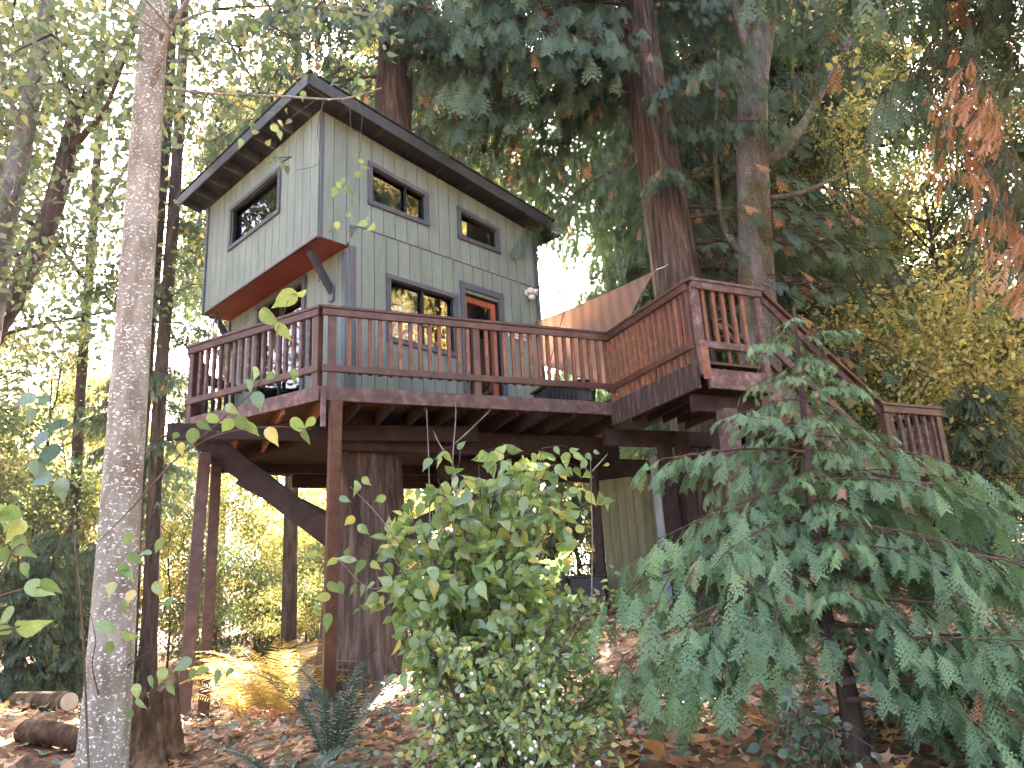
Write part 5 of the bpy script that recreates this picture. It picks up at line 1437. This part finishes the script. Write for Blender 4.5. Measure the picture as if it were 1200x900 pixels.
leafy_twigs(ALDER, [[(116, 815, 5.3), (108, 780, 5.25), (112, 750, 5.25), (105, 715, 5.25)], [(160, 650, 5.4), (175, 640, 5.2), (190, 632, 5.1)], [(150, 780, 5.35), (180, 760, 5.1), (205, 735, 5.0)], [(155, 595, 5.5), (185, 560, 5.2), (215, 530, 5.05), (290, 465, 4.9), (310, 435, 4.85), (322, 395, 4.8), (338, 352, 4.75)], [(215, 530, 5.05), (260, 508, 4.95), (320, 500, 4.9), (365, 503, 4.85)], [(200, 545, 5.1), (150, 600, 5.0), (100, 650, 4.9)]],
            [(150, 632, .1), (158, 655, .11), (145, 668, .1), (168, 648, .1), (186, 640, .1), (130, 690, .1), (150, 672, .1), (124, 735, .11), (145, 712, .1), (152, 700, .1), (160, 810, .09), (178, 800, .09), (166, 825, .09), (150, 840, .09), (190, 790, .08), (215, 778, .1), (225, 792, .09), (240, 785, .1), (255, 795, .12), (268, 790, .09), (200, 808, .08), (185, 690, .1), (196, 706, .08),
             (314, 372, .15, 4.8), (335, 350, .16, 4.75), (350, 345, .12, 4.75), (331, 388, .13, 4.8), (300, 438, .11, 4.85), (293, 452, .1), (315, 442, .09), (302, 468, .12, 4.9), (272, 480, .11, 4.9), (252, 492, .12, 4.95), (240, 500, .12), (226, 512, .12), (266, 500, .13, 4.9), (286, 498, .14, 4.9), (295, 503, .12, 4.9), (320, 512, .14, 4.88), (350, 500, .14, 4.85), (362, 497, .11, 4.85), (358, 512, .1, 4.85), (212, 528, .11, 5.0), (205, 512, .09, 5.0), (345, 440, .09, 4.85), (150, 745, .1), (128, 760, .1)], 5.0, .11, 'hazel_o', rs, .8, 1.15, r=.006)

# ------------------------------------------------------------------ ferns
def frond_mesh(mat, seed, n=30, w=.13, arch=.5):
    r = np.random.default_rng(seed); a = Acc()
    s = np.linspace(0, 1, 12); ax = np.stack([s * .85, 0 * s, .72 * s - arch * s ** 2.2], 1)
    a.tube(ax, np.linspace(.006, .0015, 12), 3, 0)
    V, Fc = [], []
    for i in range(n):
        t = .1 + .9 * i / n; j = t * 11; b = int(min(j, 10)); p = ax[b] + (ax[b + 1] - ax[b]) * (j - b); tg_ = unit(ax[b + 1] - ax[b])
        l = w * math.sin(math.pi * (.12 + .86 * t) ** .8) * r.uniform(.85, 1.1) + .008
        for sgn in (1, -1):
            d = np.array([0, sgn, 0]) * .93 + tg_ * .33 + np.array([0, 0, r.uniform(-.25, .05)]); m_ = len(V)
            V += [p - tg_ * .007, p + d * l * .5 + tg_ * .009, p + d * l, p + d * l * .5 - tg_ * .008]; Fc += [(m_, m_ + 3, m_ + 2), (m_, m_ + 2, m_ + 1)]
    V = np.array(V); a.add(V, np.array(Fc), 0, np.repeat(r.random(len(V) // 4), 4))
    return a.mesh('frond', [M[mat]])
def fern(label, pos, n, L, fr, rng, tilt=(-.35, .25)):
    b = np.array(pos, float); b[2] = gz(b[0], b[1])
    t = thing('fern', label, 'fern', b)
    for i in range(n):
        az = i * 2.399 + rng.uniform(-.3, .3)
        link('frond', fr[int(rng.integers(0, len(fr)))], t, b + V3(.03 * math.cos(az), .03 * math.sin(az), .02), (rng.uniform(-.3, .3), rng.uniform(*tilt), az), L * rng.uniform(.75, 1.1))
FD = [frond_mesh('fern', 50 + i, 34, .10, .42) for i in range(3)]
FG = [frond_mesh('gold_fern', 60 + i, 26, .15, .62) for i in range(3)]
FR_ = [frond_mesh('rust_fern', 70 + i, 26, .14, .85) for i in range(2)]
fern('dark green sword fern with upright fronds beside the red post foot', at(388, 850, 6.0), 14, .95, FD, rs, (-.75, -.1))
fern('dark sword fern spreading flat in front of the upright fern', at(340, 880, 5.4), 14, .75, FD, rs, (-.3, .3))
fern('sword fern half hidden under the snowberry shrub edge', at(300, 900, 5.2), 11, .6, FD, rs)
fern('large golden fern glowing in the sun between the posts', at(322, 778, 9.6), 30, 1.35, FG, rs, (-.75, -.1))
fern('golden fern behind the tall post pair', at(285, 770, 10.8), 22, 1.3, FG, rs, (-.7, -.1))
fern('rust coloured dying fern in front of the golden fern', at(318, 812, 8.9), 12, .75, FR_, rs, (-.1, .3))
fern('green fern at the foot of the pale alder', at(60, 905, 5.0), 12, .6, FD, rs)
fern('dark fern in the shade beside the black tub', at(655, 735, 10.2), 12, .7, FD, rs)

# ------------------------------------------------------------------ stump, log
sp = at(168, 868, 7.0); sp[2] = gz(sp[0], sp[1]) - .1
stp = thing('tree_stump', 'rotten reddish tree stump with a broken top beside the alder', 'stump', sp + V3(0, 0, .1))
rr_ = np.random.default_rng(8)
n_, sg_ = 14, 30
V = []
for i in range(n_):
    z = i / (n_ - 1)
    for j in range(sg_):
        a = j * 2 * math.pi / sg_
        hgt = .62 + .10 * math.sin(a * 2 + 1) + .07 * math.sin(a * 7) + .05 * math.sin(a * 13)
        r = (.30 - .07 * z + .10 * math.exp(-z * 6)) * (1 + .10 * math.sin(a * 5 + z * 2) + .05 * math.sin(a * 11 + 2) + rr_.normal(0, .02))
        V.append(sp + V3(r * math.cos(a), r * math.sin(a), z * hgt))
for i in range(5):
    for j in range(sg_):
        a = j * 2 * math.pi / sg_; w = 1 - (i + 1) / 5.5
        hgt = .60 + .10 * math.sin(a * 2 + 1)
        V.append(sp + V3(.23 * w * math.cos(a), .23 * w * math.sin(a), hgt - .10 * (1 - w) + rr_.normal(0, .02)))
fc = [(i * sg_ + j, i * sg_ + (j + 1) % sg_, (i + 1) * sg_ + (j + 1) % sg_, (i + 1) * sg_ + j) for i in range(n_ + 4) for j in range(sg_)]
obj('bole', V, fc, M['rot'], stp)
lg0 = at(84, 796, 8.4); lg0[2] = gz(lg0[0], lg0[1]) + .1; lg1 = lg0 + V3(-1.1, .9, -.02); lg1[2] = gz(lg1[0], lg1[1]) + .1
lgt = thing('fallen_log', 'short fallen log with a pale cut end behind the alder', 'log', lg0 - V3(0, 0, .2))
V, f = trunk_vf(smooth_path([lg0, (lg0 + lg1) / 2, lg1], 10), [.095] * 10, 20, .05, rr_); obj('bole', V, f, M['rot'], lgt, True)
dl = norm(lg0 - lg1)
V, f = tube_vf([lg0 - dl * .01, lg0 + dl * .006], [.09, .085], 20); obj('cut_end', V, f, M['cut'], lgt)
for a_, b_, r_, lab in ((at(30, 850, 7.2), at(112, 836, 7.0), .11, 'dark mossy log lying across the leaf litter by the stump'), (at(30, 880, 6.4), at(95, 885, 6.0), .09, 'thin rotten log half buried in front of the mossy log')):
    for p in (a_, b_): p[2] = gz(p[0], p[1]) + r_ * .5
    t = thing('fallen_log', lab, 'log', (a_ + b_) / 2 - V3(0, 0, r_))
    V, f = trunk_vf(smooth_path([a_, (a_ + b_) / 2 + V3(0, 0, .04), b_], 10), np.linspace(r_, r_ * .7, 10), 18, .09, rr_); obj('bole', V, f, M['rot'], t, True)
gs = at(650, 715, 11.5); gs[2] = gz(gs[0], gs[1])
t = thing('tree_stump', 'weathered grey stump standing in the shade under the deck', 'stump', gs)
V, f = trunk_vf(smooth_path([gs - V3(0, 0, .1), gs + V3(0, 0, .3), gs + V3(.03, 0, .62)], 10), np.linspace(.2, .15, 10), 20, .06, rr_, .3); obj('bole', V, f, M['maple_bark'], t, True)
V, f = tube_vf([gs + V3(.03, 0, .61), gs + V3(.03, 0, .625)], [.145, .14], 16); obj('top', V, f, M['rot'], t)

# ------------------------------------------------------------------ leaf litter and ground cover
rg = np.random.default_rng(99)
def on_ground(x, y):
    e = .05
    z = gz_arr(x, y); nx = -(gz_arr(x + e, y) - z) / e; ny = -(gz_arr(x, y + e) - z) / e
    return np.stack([x, y, z], 1), unit(np.stack([nx, ny, np.ones_like(nx)], 1))
def litter_frames(n, N):
    up = unit(N + rg.normal(0, .30, (n, 3)))
    D = rg.normal(0, 1, (n, 3)); X = unit(D - up * (D * up).sum(1, keepdims=True)); return X, np.cross(up, X), up
n = 300
xs, ys = [], []
while len(xs) < n:
    px_, py_ = rg.uniform(-20, 1230), rg.uniform(770, 960)
    if 420 < px_ < 660 and py_ > 780 and rg.random() < .8: continue
    d = ray(px_, py_); s_ = 1.0
    for s_ in np.linspace(2.5, 11, 120):
        q = d * s_ / d[1]
        if q[2] < gz(q[0], q[1]): break
    else: continue
    xs.append(q[0]); ys.append(q[1])
P_, N_ = on_ground(np.array(xs), np.array(ys)); X, Y, Z = litter_frames(n, N_)
for i in range(n):
    link('fallen_leaf', LEAF['litter_o'][int(rg.integers(0, 5))], ground, P_[i] + Z[i] * .025, Matrix([[X[i][r], Y[i][r], Z[i][r]] for r in range(3)]), float(rg.uniform(.10, .21)))
ground['label'] = 'forest floor'
del ground['label']
n = 15000
u_ = rg.random(n) ** .8
yy = 2.6 + 14 * u_; xx = rg.uniform(-1, 1, n) * (2.2 + yy * .78)
P_, N_ = on_ground(xx, yy); X, Y, Z = litter_frames(n, N_)
a = Acc(); scatter(a, TM[0], TM[1], P_ + Z * rg.uniform(.006, .03, (n, 1)), X, Y, Z, rg.uniform(.07, .17, n), 0, rg.random(n))
o = link('leaf_litter', a.mesh('leaf_litter', [M['litter']])); tag(o, 'brown and tan fallen maple leaves covering the forest floor', 'leaf litter', None, 'stuff')
a = Acc()
for cx, cy, sx, sy, k in ((3.3, 4.6, .9, .8, 1500), (-2.4, 4.8, .9, .35, 900), (2.6, 5.8, .6, .6, 500), (-1.3, 5.3, .6, .4, 500), (-4.5, 9, 1.2, 1.5, 700), (4.5, 7, 1.0, 1.0, 800), (0.5, 6.3, .8, .7, 600), (-1.0, 7.6, 1.0, .8, 500)):
    P_, N_ = on_ground(rg.normal(cx, sx, k), rg.normal(cy, sy, k)); X, Y, Z = litter_frames(k, N_)
    scatter(a, TH[0], TH[1], P_ + np.array([0, 0, 1]) * rg.uniform(.02, .13, (k, 1)), X, Y, Z, rg.uniform(.04, .085, k), 0, rg.random(k))
o = link('ground_ivy', a.mesh('ground_ivy', [M['ivy']], True)); tag(o, 'dark green creeping leaves patched over the leaf litter', 'ground cover', None, 'stuff')
